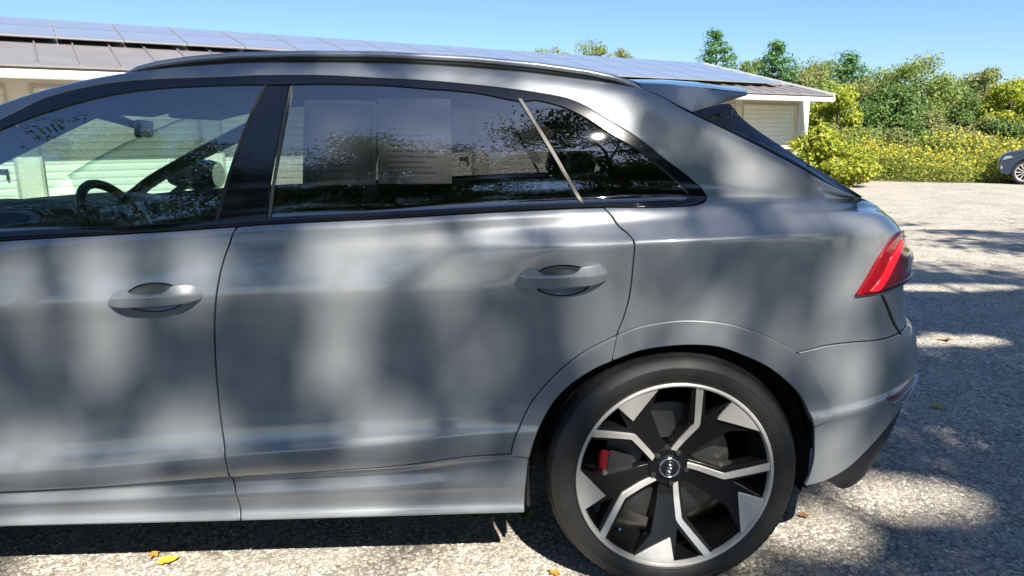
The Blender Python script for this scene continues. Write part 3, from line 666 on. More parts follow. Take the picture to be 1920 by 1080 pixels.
# lower body nodes: (v, Z(u), Y(u))
LOW = [
 (.16, lambda u: .215+0*u, lambda u: .22+0*u),
 (.20, lambda u: .245+0*u, lambda u: .085+0*u),
 (.215, _c([.258,.258,.258,.26,.262,.262,.262,.27,.28,.30,.36]), lambda u: .048+0*u),
 (.25, _c([.285,.288,.29,.292,.295,.30,.31,.32,.33,.36,.42]), _c([.06,.064,.064,.064,.060,.05,.045,.04,.04,.05,.07])),
 (.28, _c([.31,.316,.322,.328,.335,.34,.35,.36,.38,.42,.47]), _c([.058,.060,.060,.060,.054,.045,.04,.035,.035,.05,.07])),
 (.305,_c([.325,.334,.345,.352,.36,.37,.38,.39,.42,.46,.52]), _c([.054,.054,.054,.054,.046,.04,.035,.03,.03,.05,.07])),
 (.345,_c([.345,.362,.384,.40,.425,.44,.45,.46,.48,.52,.57]), _c([.072,.074,.074,.070,.054,.04,.03,.025,.025,.05,.07])),
 (.37, _c([.355,.376,.406,.42,.455,.47,.48,.49,.52,.55,.60]), _c([.058,.055,.055,.054,.044,.035,.025,.02,.02,.045,.068])),
 (.46, _c([.41,.444,.483,.508,.535,.54,.55,.56,.575,.595,.64]), _c([.030,.034,.034,.034,.034,.026,.018,.010,.006,.035,.06])),
 (.50, _c([.445,.475,.513,.535,.56,.57,.58,.59,.60,.615,.66]), _c([.046,.050,.050,.048,.042,.03,.020,.014,.014,.045,.07])),
 (.60, _c([.56,.59,.615,.63,.65,.66,.67,.68,.68,.69,.72]), _c([.062,.068,.067,.063,.052,.034,.022,.016,.016,.046,.07])),
 (.78, _c([.76,.78,.79,.80,.81,.81,.82,.82,.82,.82,.82]), _c([.052,.062,.061,.058,.048,.030,.017,.010,.013,.044,.07])),
 (.90, _c([.88,.895,.91,.915,.92,.92,.92,.92,.92,.92,.91]), _c([.036,.048,.047,.045,.039,.024,.011,.005,.009,.04,.07])),
 (.985,_c([.93,.957,.978,.988,.99,.995,1.0,1.0,1.0,1.0,.98]), _c([.022,.038,.038,.037,.033,.019,.007,.002,.007,.037,.065])),
 (1.04,_c([.985,1.01,1.03,1.04,1.05,1.058,1.065,1.07,1.07,1.07,1.04]), _c([.034,.047,.046,.044,.037,.017,.004,.000,.006,.036,.066])),
 (1.125,_c([1.04,1.068,1.085,1.098,1.109,1.119,1.131,1.139,1.144,1.146,1.105]), _c([.05,.060,.058,.053,.042,.016,.002,-.001,.006,.036,.075])),
 (1.14,_c([1.05,1.08,1.097,1.11,1.122,1.131,1.142,1.150,1.155,1.157,1.115]), _c([.052,.063,.061,.056,.046,.024,.012,.010,.017,.049,.095])),
 (1.185,_c([1.085,1.115,1.136,1.155,1.172,1.181,1.187,1.194,1.197,1.196,1.14]), _c([.066,.073,.072,.071,.072,.070,.070,.072,.080,.115,.18])),
]
def nodes(u):
    u = np.asarray(u, float); zb = zbelt(u); zr = zroof(u); zc = np.maximum(zcrown(u), zr + .004)
    yb = .092 + taper(u)*pchip([-3.9,0,.4,.7],[0,.6,1,1.6],u)
    V, Z, Y = [], [], []
    for v, fz, fy in LOW:
        V.append(v); Z.append(fz(u)); Y.append(fy(u))
    H = np.maximum(zr - zb, .002); k = np.clip(H/.10, 0, 1)
    def add(v, z, y): V.append(v); Z.append(z); Y.append(y)
    add(1.205, zb - .019, np.maximum(yb - .016, Y[-1] + .002))
    add(1.228, zb, yb)
    yg0 = np.maximum(ygreen(zb + .012*k, u), yb + .006)
    add(1.24, zb + .012*k, yg0)
    top = np.maximum(H - .048*k - .012*k, .0)
    for v, f in ((1.33,.25),(1.42,.5),(1.51,.75),(1.60,1.0)):
        z = zb + .012*k + f*top + .0006*(v-1.2); add(v, z, np.maximum(ygreen(z, u), yg0))
    yr = Y[-1]
    ka = .25 + .75*k
    add(1.625, zr - .020*k, yr + .018*ka)
    add(1.645, zr - .004*k, yr + .042*ka)
    ye = yr + .075*ka
    add(1.665, zr, ye)
    for v, s in ((1.80,.15),(1.95,.32),(2.2,.62),(2.5,1.0)):
        y = ye + (YC - ye)*s; add(v, zr + (zc - zr)*(1 - (1-s)**2.2), y)
    return np.array(V), np.stack(Z, -1), np.stack(Y, -1)
U0, LW = .42, 1.35
def xrear(v): return pchip([.16,.215,.345,.46,.60,.70,.78,.85,.95,1.04,1.125,1.185,1.24,1.30,2.5],
                           [.80,.98,1.075,1.075,1.065,1.03,.975,.945,.935,.93,.885,.90,.90,.89,.88], v)
def wrapw(v): return np.clip((1.72 - v)/.25, 0, 1)
def raw(u, v):
    u = np.asarray(u, float).ravel(); v = np.asarray(v, float).ravel()
    uq, inv = np.unique(np.minimum(u, 1.2), return_inverse=True)
    V, Z, Y = nodes(uq); inv = inv.ravel()
    mz = pchip_slopes(V, Z)[inv]; my = pchip_slopes(V, Y)[inv]; Z = Z[inv]; Y = Y[inv]
    i = np.clip(np.searchsorted(V, v) - 1, 0, len(V) - 2); a = np.arange(len(u))
    h = V[i+1] - V[i]; t = np.clip((v - V[i])/h, 0, 1)
    f = lambda y, m: ((1+2*t)*(1-t)**2*y[a,i] + t*(1-t)**2*h*m[a,i] + t*t*(3-2*t)*y[a,i+1] + t*t*(t-1)*h*m[a,i+1])
    z = f(Z, mz); y = f(Y, my); x = u.copy()
    # rear corner: the section bends round to the centre line
    w = wrapw(v); q = np.clip((u - .60)/.25, 0, 1); w = np.maximum(w, q*q*(3-2*q))
    t = np.clip((u - U0)/LW, 0, 1); xr = xrear(v)
    y0 = raw_y0(v); sl = .06
    k1 = .30
    p1x = U0 + k1; p1y = y0 + sl*k1
    p2x = xr; p2y = np.minimum(y0 + .22, YC - .05)
    bx = (1-t)**3*U0 + 3*t*(1-t)**2*p1x + 3*t*t*(1-t)*p2x + t**3*xr
    by = (1-t)**3*y0 + 3*t*(1-t)**2*p1y + 3*t*t*(1-t)*p2y + t**3*YC
    m = (u > U0)
    yy = np.where(v < 1.13, by, np.maximum(by, y))
    s = np.clip((v - 1.13)/.08, 0, 1)
    yy = by*(1-s) + np.minimum(np.maximum(by, y), YC)*s
    x = np.where(m, x*(1-w) + bx*w, x); y = np.where(m, np.minimum(y*(1-w) + yy*w, YC), y)
    return np.stack([x, np.minimum(y, YC), z], -1)
_y0c = {}
def raw_y0(v):
    V, Z, Y = nodes(np.array([U0])); return pchip(V, Y[0], v)
GU = np.arange(-3.9, 1.82, .012); GV = np.concatenate([np.arange(.16, 1.70, .004), np.arange(1.70, 2.501, .02)])
class Surf:
    def __init__(s):
        uu, vv = np.meshgrid(GU, np.arange(.16, 2.501, .004), indexing='ij')
        s.dv = .004; s.du = .012; s.v0 = .16; s.u0 = GU[0]
        g = raw(uu, vv).reshape(uu.shape + (3,))
        def blur(g, ax, sig):
            r = int(3*sig) + 1; k = np.exp(-.5*(np.arange(-r, r+1)/sig)**2); k /= k.sum()
            p = [(0,0)]*3; p[ax] = (r, r)
            q = np.pad(g, p, mode='reflect', reflect_type='odd'); o = np.zeros_like(g)
            for j, w in enumerate(k):
                sl = [slice(None)]*3; sl[ax] = slice(j, j + g.shape[ax]); o += w*q[tuple(sl)]
            return o
        g = blur(g, 0, 2.5); g = blur(g, 1, 1.3)
        g2 = blur(blur(g, 0, 8.0), 1, 7.0); sm = lambda x, a, b: (lambda t: t*t*(3 - 2*t))(np.clip((x - a)/(b - a), 0, 1))
        w = (sm(uu, .44, .60)*sm(vv, 1.175, 1.235))[..., None]; g = g*(1 - w) + g2*w
        s.g = g
    def P(s, u, v):
        fu = np.clip((np.asarray(u, float) - s.u0)/s.du, 1.001, s.g.shape[0]-2.001); fv = np.clip((np.asarray(v, float) - s.v0)/s.dv, 1.001, s.g.shape[1]-2.001)
        i = fu.astype(int); j = fv.astype(int); a = fu - i; b = fv - j
        def w(t): return [-.5*t+t*t-.5*t**3, 1-2.5*t*t+1.5*t**3, .5*t+2*t*t-1.5*t**3, -.5*t*t+.5*t**3]
        wa, wb = w(a), w(b); o = 0
        for m in range(4):
            for n in range(4): o = o + (wa[m]*wb[n])[..., None]*s.g[i+m-1, j+n-1]
        return o
    def N(s, u, v):
        u = np.asarray(u, float); v = np.asarray(v, float); e = .006; f = .003
        a = s.P(u+e, v) - s.P(u-e, v); b = s.P(u, v+f) - s.P(u, v-f)
        n = np.cross(a, b); l = np.linalg.norm(n, axis=-1, keepdims=True)
        return n/np.maximum(l, 1e-9)

# outlines of the panels on that surface, (u, v)
arch_o = [(-0.5062,0.3774),(-0.4897,0.4545),(-0.4512,0.5589),(-0.3991,0.6378),(-0.34,0.7126),(-0.2737,0.7719),(-0.1894,0.8195),(-0.1226,0.851),(-0.021,0.8719),(0.0661,0.8711),(0.1482,0.8561),(0.2257,0.8262),(0.2951,0.7872),(0.356,0.7386),(0.4044,0.6775),(0.449,0.6084),(0.4913,0.5357),(0.5103,0.4554)]
arch_i = [(-0.4482,0.3661),(-0.433,0.4407),(-0.4056,0.5225),(-0.3617,0.5987),(-0.3088,0.6577),(-0.2501,0.7033),(-0.2012,0.7287),(-0.1195,0.7618),(-0.031,0.7786),(0.0421,0.7821),(0.1163,0.7726),(0.186,0.7407),(0.2642,0.6918),(0.3291,0.6281),(0.3798,0.5635),(0.4159,0.4784),(0.4316,0.4153)]
gap1 = [(-1.3006,1.2268),(-1.3178,1.1866),(-1.336,1.1306),(-1.3521,1.0395),(-1.3653,0.963),(-1.3807,0.8643),(-1.3908,0.764),(-1.3938,0.6756),(-1.3934,0.5725),(-1.3809,0.4739),(-1.3793,0.3628)]
gap1b = [(-1.3793,0.3628),(-1.3644,0.2996),(-1.3566,0.2278)]
gap2 = [(-0.2246,1.228),(-0.2006,1.1978),(-0.1825,1.1735),(-0.1639,1.1591),(-0.1497,1.1388),(-0.1464,1.1131),(-0.1468,1.0698),(-0.1525,0.9819),(-0.1613,0.9216),(-0.1722,0.875),(-0.1894,0.8195)]
belt = [(-1.9886,1.2274),(-1.7489,1.228),(-1.525,1.2281),(-1.3006,1.2268),(-1.2155,1.2274),(-0.8701,1.2277),(-0.5213,1.2292),(-0.2246,1.228),(-0.0978,1.2219),(-0.0026,1.2226),(0.0435,1.2251),(0.0705,1.2306),(0.0892,1.2373),(0.0989,1.2499),(0.0932,1.2688),(0.0721,1.3089),(0.0226,1.364),(-0.0394,1.411),(-0.0851,1.4501),(-0.1539,1.4932),(-0.2092,1.5243),(-0.2635,1.5562),(-0.319,1.5743),(-0.4128,1.5818),(-0.5621,1.5882),(-0.7491,1.5926),(-0.8925,1.5945),(-1.0616,1.6001),(-1.2295,1.5996),(-1.3959,1.5989),(-1.6354,1.6104),(-1.7683,1.6139),(-1.9006,1.6099),(-1.994,1.5925),(-2.0255,1.5866)]
fglass = [(-2.0008,1.2503),(-1.527,1.2484),(-1.3682,1.2461),(-1.3281,1.3695),(-1.2823,1.4897),(-1.2431,1.574),(-1.3931,1.5771),(-1.5641,1.5811),(-1.6969,1.5801),(-1.8272,1.5721),(-1.9673,1.5607),(-2.0209,1.5526)]
rglass = [(-1.1978,1.2437),(-0.8715,1.2434),(-0.5208,1.2398),(-0.2961,1.2375),(-0.3827,1.4029),(-0.4788,1.5601),(-0.5992,1.5654),(-0.7489,1.5694),(-0.8918,1.5748),(-1.06,1.5769),(-1.1533,1.5751),(-1.1725,1.4511)]
qglass = [(-0.2753,1.2375),(-0.1113,1.2357),(0.0034,1.2371),(0.0317,1.2429),(0.0397,1.2564),(0.0322,1.2767),(0.0079,1.3138),(-0.0414,1.3633),(-0.103,1.4163),(-0.1747,1.4576),(-0.2286,1.4924),(-0.2844,1.5246),(-0.339,1.5455),(-0.4137,1.5573),(-0.4544,1.5596)]
bpillar = [(-1.3605,1.2456),(-1.3203,1.3691),(-1.2744,1.4894),(-1.2352,1.5753),(-1.1661,1.5744),(-1.1864,1.4447),(-1.2068,1.3263),(-1.218,1.2433)]
strip1 = [(-1.1644,1.5737),(-1.1532,1.5737),(-1.1738,1.4444),(-1.1943,1.3258),(-1.2055,1.2427),(-1.2172,1.2433),(-1.2052,1.3262),(-1.1856,1.4447)]
strip2 = [(-0.4739,1.5613),(-0.4576,1.5601),(-0.3679,1.4116),(-0.2767,1.2382),(-0.2913,1.2373),(-0.381,1.4062)]
bump_seam = [(0.356,0.7386),(0.4517,0.7655),(0.6017,0.7717),(0.7727,0.7644)]

# ================================================================ the grey car
S = Surf()
def at(off=0.):
    """surface function: body skin moved outward by off (number or function of u, v)"""
    if callable(off): return lambda u, v: S.P(u, v) + S.N(u, v)*off(np.asarray(u, float), np.asarray(v, float))[..., None]
    return lambda u, v: S.P(u, v) + S.N(u, v)*off if off else S.P(u, v)
car = empty('parked_car', (0, 0, 0))
tag(car, 'grey metallic coupe style SUV with black and silver wheels, parked in dappled shade', 'car')
SIDE = []                      # parts that exist on both sides
def P_(name, poly, mat, off=0., parent=None, both=True, **kw):
    o = panel(name, poly, mat, parent or car, at(off), **kw)
    if both and parent is None: SIDE.append(o)
    return o
GAP = .0022
FRONT_DOOR_EDGE = [(-2.40, 1.2275), (-2.43, 1.10), (-2.46, .90), (-2.47, .70), (-2.46, .50), (-2.44, .35)]
win_outer = belt[:-1] + [(-2.2, 1.568), (-2.38, 1.535), (-2.54, 1.47), (-2.62, 1.38), (-2.66, 1.28), (-2.655, 1.24), (-2.63, 1.2285), (-2.4, 1.2275)]
# ---- doors
bowl1 = [(-1.538 + .082*math.cos(a), .990 + .046*math.sin(a)) for a in np.linspace(0, 2*math.pi, 24, endpoint=False)]
bowl2 = [(-.352 + .080*math.cos(a), 1.006 + .041*math.sin(a)) for a in np.linspace(0, 2*math.pi, 24, endpoint=False)]
fd = P_('front_door', gap1 + [(-1.9, .353), (-2.44, .347)] + FRONT_DOOR_EDGE[::-1] + [(-1.9886, 1.2274), (-1.7489, 1.228), (-1.525, 1.2281)], MAT['paint'], gap=GAP, holes=[bowl1], hole_rim=False)
rd = P_('rear_door', gap1[::-1] + [(-1.2155, 1.2274), (-.8701, 1.2277), (-.5213, 1.2286)] + gap2 + arch_o[6::-1] + [(-.7, .378), (-.9347, .3765)], MAT['paint'], gap=GAP, holes=[bowl2], hole_rim=False)
P_('sill_trim', [(-2.44, .343), (-1.9, .350), (-1.3793, .3608)] + gap1b[1:] + [(-1.3566, .2105), (-2.44, .2105)], MAT['paint'], gap=GAP, rim=.02)
P_('sill_trim', [gap1b[0], (-.9347, .3738), (-.5062, .3745), (-.4481, .3643), (-.4582, .3071), (-.4625, .24), (-.4625, .2105), (-1.3566, .2105)] + gap1b[:0:-1], MAT['paint'], gap=GAP, rim=.02)
for (u0_, v0_, ru, rv, door) in ((-1.538, .990, .082, .046, fd), (-.352, 1.006, .080, .041, rd)):
    pl = bowl1 if door is fd else bowl2
    SIDE.append(panel('handle_recess', pl, MAT['paint'], car, at(lambda u, v: -.017*np.clip(1 - ((u-u0_)/ru)**2 - ((v-v0_)/rv)**2, 0, 1)**.6), rim=0, grid=(.008, .006), step=.008))
hp = [(0, .0), (.010, .018), (.030, .034), (.052, .041), (.068, .034), (.082, .027), (.165, .027), (.182, .034), (.194, .046), (.235, .047), (.258, .038), (.266, .022), (.262, .008), (.225, .002), (.13, -.001), (.05, -.002)]
def handle(u0_, v0_, k):
    pl = [(u0_ + a*k, v0_ + b) for a, b in hp]; um = u0_ + .133*k
    def off(u, v):
        s = np.clip((u - u0_)/(.266*k), 0, 1); t = (v - v0_)/.045
        return .004 + .034*np.clip(1 - (2*s - 1)**6, 0, 1)*(.62 + .38*np.sin(np.pi*s)) - .014*np.maximum(t - .50, 0) - .005*np.maximum(.50 - t, 0)
    o = panel('door_handle', pl, MAT['paint'], car, at(off), rim=.016, grid=(.008, .006), step=.008, roll=.004, corner=50); SIDE.append(o)
handle(-1.672, .978, 1.02); handle(-.492, .998, 1.01)
# ---- side of the body: quarter panel, rear pillar, roof side, front pillar in one pressing
tail_edge = [(.7727, .7644), (1.0, .765), (1.12, .77), (1.12, 1.0), (1.12, 1.25)]
P_('body_side', gap2[0:1] + gap2[1:-1] + arch_o[6:14] + bump_seam[1:] + [(1.0, .765), (1.16, .77), (1.16, 1.0), (1.16, 1.23), (1.16, 1.66), (.9, 1.64), (.70, 1.632), (.655, 1.626), (.56, 1.624), (.4665, 1.624), (.3365, 1.624), (.2039, 1.625), (.0706, 1.628), (.0185, 1.632), (-.06, 1.655), (-.3, 1.662), (-.9, 1.662), (-1.45, 1.662), (-1.72, 1.660), (-2.0, 1.652), (-2.4, 1.648), (-2.9, 1.645), (-2.9, 1.30), (-2.9, 1.232), (-2.66, 1.2295)] + win_outer[-4:-9:-1] + [(-2.2, 1.568)] + belt[-2:6:-1], MAT['paint'], gap=.0010, grid=(.016, .010), corner=45)
# ---- wheel arch trim
P_('arch_trim', arch_o[:7] + [arch_i[6]] + arch_i[5::-1], MAT['paint'], .009, gap=.0006, rim=.030, roll=.003, grid=(.012, .010))
P_('arch_trim', arch_o[6:] + arch_i[:5:-1], MAT['paint'], .009, gap=.0006, rim=.030, roll=.003, grid=(.012, .010))
# ---- rear bumper and what sits in it
bb = [(1.06, .345), (.8808, .3010), (.688, .2600), (.5541, .2480), (.4353, .2474)]
bumper = P_('rear_bumper', arch_o[13:] + [(.4316, .4153), (.4514, .3574), (.4634, .3068), (.4554, .2695), (.4353, .2474), (.5541, .2480), (.688, .2600), (.8808, .3010), (1.06, .345), (1.25, .355), (1.776, .355), (1.776, .757), (1.2, .757), (1.0, .757), (.7727, .7600), (.6017, .7680), (.4517, .7625)], MAT['paint'], gap=GAP, corner=45)
P_('rear_diffuser', [(.56, .246), (.688, .2585), (.8808, .2995), (1.06, .3435), (1.25, .354), (1.776, .354), (1.776, .265), (1.2, .262), (1.05, .242), (.92, .220), (.80, .208), (.66, .214)], MAT['plastic'], -.012, rim=.015)
P_('bumper_trim', [(.985, .352), (1.10, .372), (1.18, .40), (1.18, .362), (1.06, .345)], MAT['trim_silver'], .010, rim=.012)
P_('bumper_reflector', [(.815, .468), (.92, .452), (1.02, .446), (1.12, .452), (1.10, .425), (.98, .407), (.90, .388), (.84, .43)], MAT['reflector'], .003, rim=.006, roll=.001)
P_('reflector_bezel', [(.895, .382), (.98, .400), (1.10, .418), (1.16, .43), (1.16, .412), (1.08, .395), (.98, .375), (.90, .364)], MAT['trim_silver'], .006, rim=.01, roll=.001)
P_('tailgate', [(1.163, .763), (1.776, .763), (1.776, 1.66), (1.163, 1.66)], MAT['paint'], gap=GAP)
vl = [(.757, .936), (.83, .877), (.898, .816), (.966, .752)]
P_('bumper_vent', [(.757, .936), (.768, .936), (.842, .879), (.910, .817), (.977, .753), (.967, .749), (.899, .811), (.831, .873)], MAT['dark'], .0025, rim=.004, roll=.0008, step=.006)
for k in range(5):
    t = .4 + k*.55; i_ = min(2, int(t)); f_ = t - i_; a = (vl[i_][0]*(1-f_) + vl[i_+1][0]*f_, vl[i_][1]*(1-f_) + vl[i_+1][1]*f_)
    P_('vent_rib', [(a[0] + .001, a[1] - .001), (a[0] + .011, a[1] + .000), (a[0] + .017, a[1] - .006), (a[0] + .007, a[1] - .007)], MAT['plastic'], .004, rim=.004, roll=.0006, step=.006)
# ---- tail lamp
tl_up = [(.5865, .9468), (.6422, .996), (.7359, 1.0612), (.85, 1.108), (.94, 1.131), (1.02, 1.13), (1.02, 1.075), (1.00, 1.030)]
lamp = P_('tail_lamp', [(.5865, .9468), (.6422, .996), (.7359, 1.0612), (.85, 1.108), (.94, 1.131), (1.04, 1.130), (1.04, 1.085), (1.02, 1.06), (1.12, 1.055), (1.776, 1.05), (1.776, .985), (1.12, .975), (.9788, .966), (.7454, .9504)], MAT['lens'], lambda u, v: 0.010 + .009*np.clip((u - .85)/.2, 0, 1)*np.clip((1.07 - v)/.04, 0, 1), rim=.02, roll=.003, grid=(.012, .010))
bar = [(.655, .957), (.715, .959), (.76, .985), (.83, 1.03), (.915, 1.082), (.90, 1.098), (.86, 1.085), (.79, 1.045), (.715, .99)]
panel('light_bar', bar, MAT['lamp_red'], lamp, at(.0128), rim=.003, roll=.001, grid=(.01, .008), step=.008)
lo_ = lambda u, v: .0124 + .009*np.clip((u - .85)/.2, 0, 1)*np.clip((1.07 - v)/.04, 0, 1)
panel('lower_lens', [(.62, .9515), (.7454, .9525), (.9788, .968), (1.12, .977), (1.30, .982), (1.30, .990), (1.10, .986), (.97, .978), (.86, .970), (.77, .962), (.72, .9560), (.655, .9550)], MAT['lens_dark'], lamp, at(lo_), rim=.002, roll=.0008, grid=(.012, .008), step=.01)
panel('clear_lens', [(.935, 1.125), (1.035, 1.126), (1.035, 1.10), (.95, 1.095)], MAT['chrome'], lamp, at(.0118), rim=.002, roll=.0008, grid=(.01, .008), step=.008)
panel('clear_lens', [(.96, 1.000), (1.10, 1.020), (1.30, 1.030), (1.30, 1.045), (1.10, 1.046), (1.0, 1.045)], MAT['chrome'], lamp, at(lambda u, v: .0125 + .009*np.clip((u - .85)/.2, 0, 1)*np.clip((1.07 - v)/.04, 0, 1)), rim=.002, roll=.0008, grid=(.01, .008), step=.008)
# ---- windows: black surround, panes, pillar covers
fglass2 = fglass[:-1] + [(-2.2, 1.532), (-2.38, 1.492), (-2.52, 1.428), (-2.585, 1.35), (-2.61, 1.28), (-2.60, 1.2545), (-2.4, 1.252)]
holes = [fglass2[0:3] + fglass2[3:], bpillar, rglass, qglass]
win_hole = [fglass2[0], fglass2[1], (-1.3682, 1.2461), (-1.218, 1.2433), (-.8715, 1.2434), (-.5208, 1.2397), (-.2961, 1.2375)] + qglass[:-1] + [(-.4543, 1.5497), (-.4788, 1.5502)] + rglass[6:11] + [(-1.2431, 1.574)] + fglass2[6:]
P_('window_trim', win_outer, MAT['black_gloss'], .0010, gap=.001, holes=[win_hole], rim=.008, roll=.0018, grid=(.012, .008), step=.010)
P_('window_seal', win_outer, MAT['rubber'], -.006, gap=.006, rim=0, grid=(.03, .02), step=.02, holes=[dense(win_hole, .02)*1.0 if False else inset(dense(win_hole, .02) if area2(dense(win_hole, .02)) > 0 else dense(win_hole, .02)[::-1], .006)])
P_('front_window', fglass2, MAT['glass_clear'], -.004, rim=0, gap=-.005)
P_('rear_window', rglass, MAT['glass_dark'], -.004, rim=0, gap=-.006)
P_('quarter_window', qglass, MAT['glass_dark'], -.004, rim=0, gap=-.006)
P_('pillar_cover', bpillar, MAT['black_gloss'], .000, gap=.0008, rim=.006)
P_('front_window_channel', [(-1.3682, 1.2461), (-1.3281, 1.3695), (-1.2823, 1.4897), (-1.2431, 1.574), (-1.2352, 1.575), (-1.2744, 1.4895), (-1.3203, 1.369), (-1.3605, 1.2455)], MAT['rubber'], .0005, rim=.006, roll=.001, grid=(.01, .01))
P_('pillar_strip', strip1, MAT['satin'], .0015, gap=.0008, rim=.008, roll=.0010, grid=(.004, .01), step=.008)
P_('pillar_strip', strip2, MAT['satin'], .0015, gap=.0012, rim=.008, roll=.0010, grid=(.004, .01), step=.008)
P_('belt_strip', [(-2.6, 1.2515), (-2.0, 1.2485), (-1.5, 1.2465), (-1.22, 1.2425), (-.87, 1.2420), (-.52, 1.2385), (-.28, 1.2365), (-.1113, 1.2350), (0, 1.236), (.02, 1.232), (-.0026, 1.2295), (-.1, 1.2290), (-.2246, 1.2325), (-.52, 1.2340), (-.87, 1.2335), (-1.2155, 1.2335), (-1.525, 1.2345), (-2.0, 1.2340), (-2.6, 1.2330)], MAT['black_gloss'], .0045, rim=.006, roll=.0015, grid=(.02, .005), step=.012)
# ---- roof, windscreen, rear glass, bonnet, wing
P_('roof', [(-1.62, 1.655), (-.9, 1.655), (-.2, 1.655), (.06, 1.645), (.10, 1.80), (.10, 2.495), (-1.50, 2.495), (-1.54, 2.1)], MAT['paint'], -.003, gap=.001, rim=.01, grid=(.04, .04), step=.03)
P_('windscreen', [(-1.63, 1.668), (-1.55, 2.1), (-1.51, 2.495), (-2.93, 2.495), (-2.91, 2.1), (-2.90, 1.625), (-2.4, 1.630), (-2.0, 1.640), (-1.72, 1.648)], MAT['glass_screen'], -.008, rim=0, grid=(.04, .04), step=.03)
P_('rear_screen', [(.075, 1.634), (.2039, 1.630), (.3365, 1.628), (.4665, 1.628), (.56, 1.628), (.645, 1.632), (.66, 1.9), (.67, 2.495), (.11, 2.495), (.11, 1.9)], MAT['black_gloss'], .0015, rim=.006, grid=(.025, .02), step=.015)
def blade():
    T = np.array([(.080, .256, 1.502), (.115, .276, 1.512), (.150, .294, 1.521), (.185, .308, 1.5285), (.208, .314, 1.529), (.222, .313, 1.519), (.243, .306, 1.491), (.285, .294, 1.455), (.33, .286, 1.424), (.37, .280, 1.398), (.46, .272, 1.342), (.55, .266, 1.289), (.61, .262, 1.254), (.648, .262, 1.231)])
    ub = np.array([.068, .085, .105, .125, .142, .155, .175, .215, .265, .31, .405, .50, .575, .645]); B = S.P(ub, np.full(len(ub), 1.631)); B[:, 2] -= .001
    t2 = np.linspace(0, len(T) - 1, 60); T = np.stack([pchip(np.arange(len(T)), T[:, k], t2) for k in range(3)], -1); B = np.stack([pchip(np.arange(len(B)), B[:, k], t2) for k in range(3)], -1)
    mb = MB(); n = len(T); rows = []
    for f in (0, .2, .4, .6, .8, .93, 1):
        q = B*(1 - f) + T*f; q[:, 1] -= .010*math.sin(math.pi*f)*np.clip((T[:, 2] - B[:, 2])/.05, 0, 1); rows.append([tuple(p) for p in q])
    rows.append([tuple(p) for p in T + np.array([.004, .012, -.001])]); rows.append([tuple(p) for p in T + np.array([.004, .07, -.016])])
    for i in range(len(rows) - 1):
        for k in range(n - 1): mb.add([rows[i][k], rows[i][k+1], rows[i+1][k+1], rows[i+1][k]], [(0, 1, 2, 3)])
    o = mb.build('rear_window_blade', MAT['black_satin'], car, smooth=True)
    bm = bmesh.new(); bm.from_mesh(o.data); bmesh.ops.remove_doubles(bm, verts=bm.verts, dist=1e-5); bm.to_mesh(o.data); bm.free(); SIDE.append(o)
blade()
P_('rear_deck', [(.665, 1.640), (.90, 1.650), (1.158, 1.664), (1.776, 1.664), (1.776, 2.495), (.68, 2.495), (.668, 1.9)], MAT['paint'], -.001, rim=.006, grid=(.03, .03), step=.02)
P_('bonnet', [(-2.96, 1.665), (-3.78, 1.665), (-3.80, 2.495), (-2.98, 2.495)], MAT['paint'], gap=GAP, grid=(.04, .04), step=.03)
af = [(-3.0 + .42*math.sin(a), .395 + .43*math.cos(a)) for a in np.linspace(-1.75, 1.75, 17)]
P_('front_wing', [(-2.463, .90), (-2.433, 1.10), (-2.403, 1.2275), (-2.63, 1.2285), (-2.9, 1.230), (-2.95, 1.66), (-3.78, 1.66), (-3.80, 1.2), (-3.80, .36), (-3.46, .345)] + af + [(-2.50, .35), (-2.443, .35), (-2.463, .50), (-2.473, .70)], MAT['paint'], gap=GAP, grid=(.03, .03), step=.02, corner=30)
_o = panel('front_window', [(-2.55, 1.2545), (-2.4, 1.252), (-2.0008, 1.2503), (-1.527, 1.2484), (-1.3682, 1.2461), (-1.3281, 1.3695), (-1.2823, 1.4897), (-1.2431, 1.574), (-1.5641, 1.585), (-1.66, 1.62), (-1.74, 1.655), (-2.0, 1.655), (-2.4, 1.65), (-2.7, 1.645), (-2.7, 1.3)], MAT['glass_clear'], car, at(-.004), rim=0)
far_pane = _o.data; bpy.data.objects.remove(_o)
def trim_far(me, zcut=lambda x: 1.135 if x < -2.3 else 1.26):
    """far side: the slender windscreen pillar stops short, its lining carries on as front_pillar_trim"""
    me = me.copy(); bm = bmesh.new(); bm.from_mesh(me)
    bmesh.ops.delete(bm, geom=[v for v in bm.verts if v.co.x < -1.72 and v.co.z > zcut(v.co.x)], context='VERTS'); bm.to_mesh(me); bm.free(); return me
for o in list(SIDE):            # the far side is the mirror image
    c = o.copy(); COL.objects.link(c); c.parent = car; c.scale = (1, -1, 1); c.location = (0, 2*YC, 0)
    if o.name.startswith('front_window') and not o.name.startswith('front_window_'): c.data = far_pane
    if o.name.startswith(('body_side', 'window_trim', 'window_seal')): c.data = trim_far(o.data)
    for ch in list(o.children):
        d = ch.copy(); COL.objects.link(d); d.parent = c
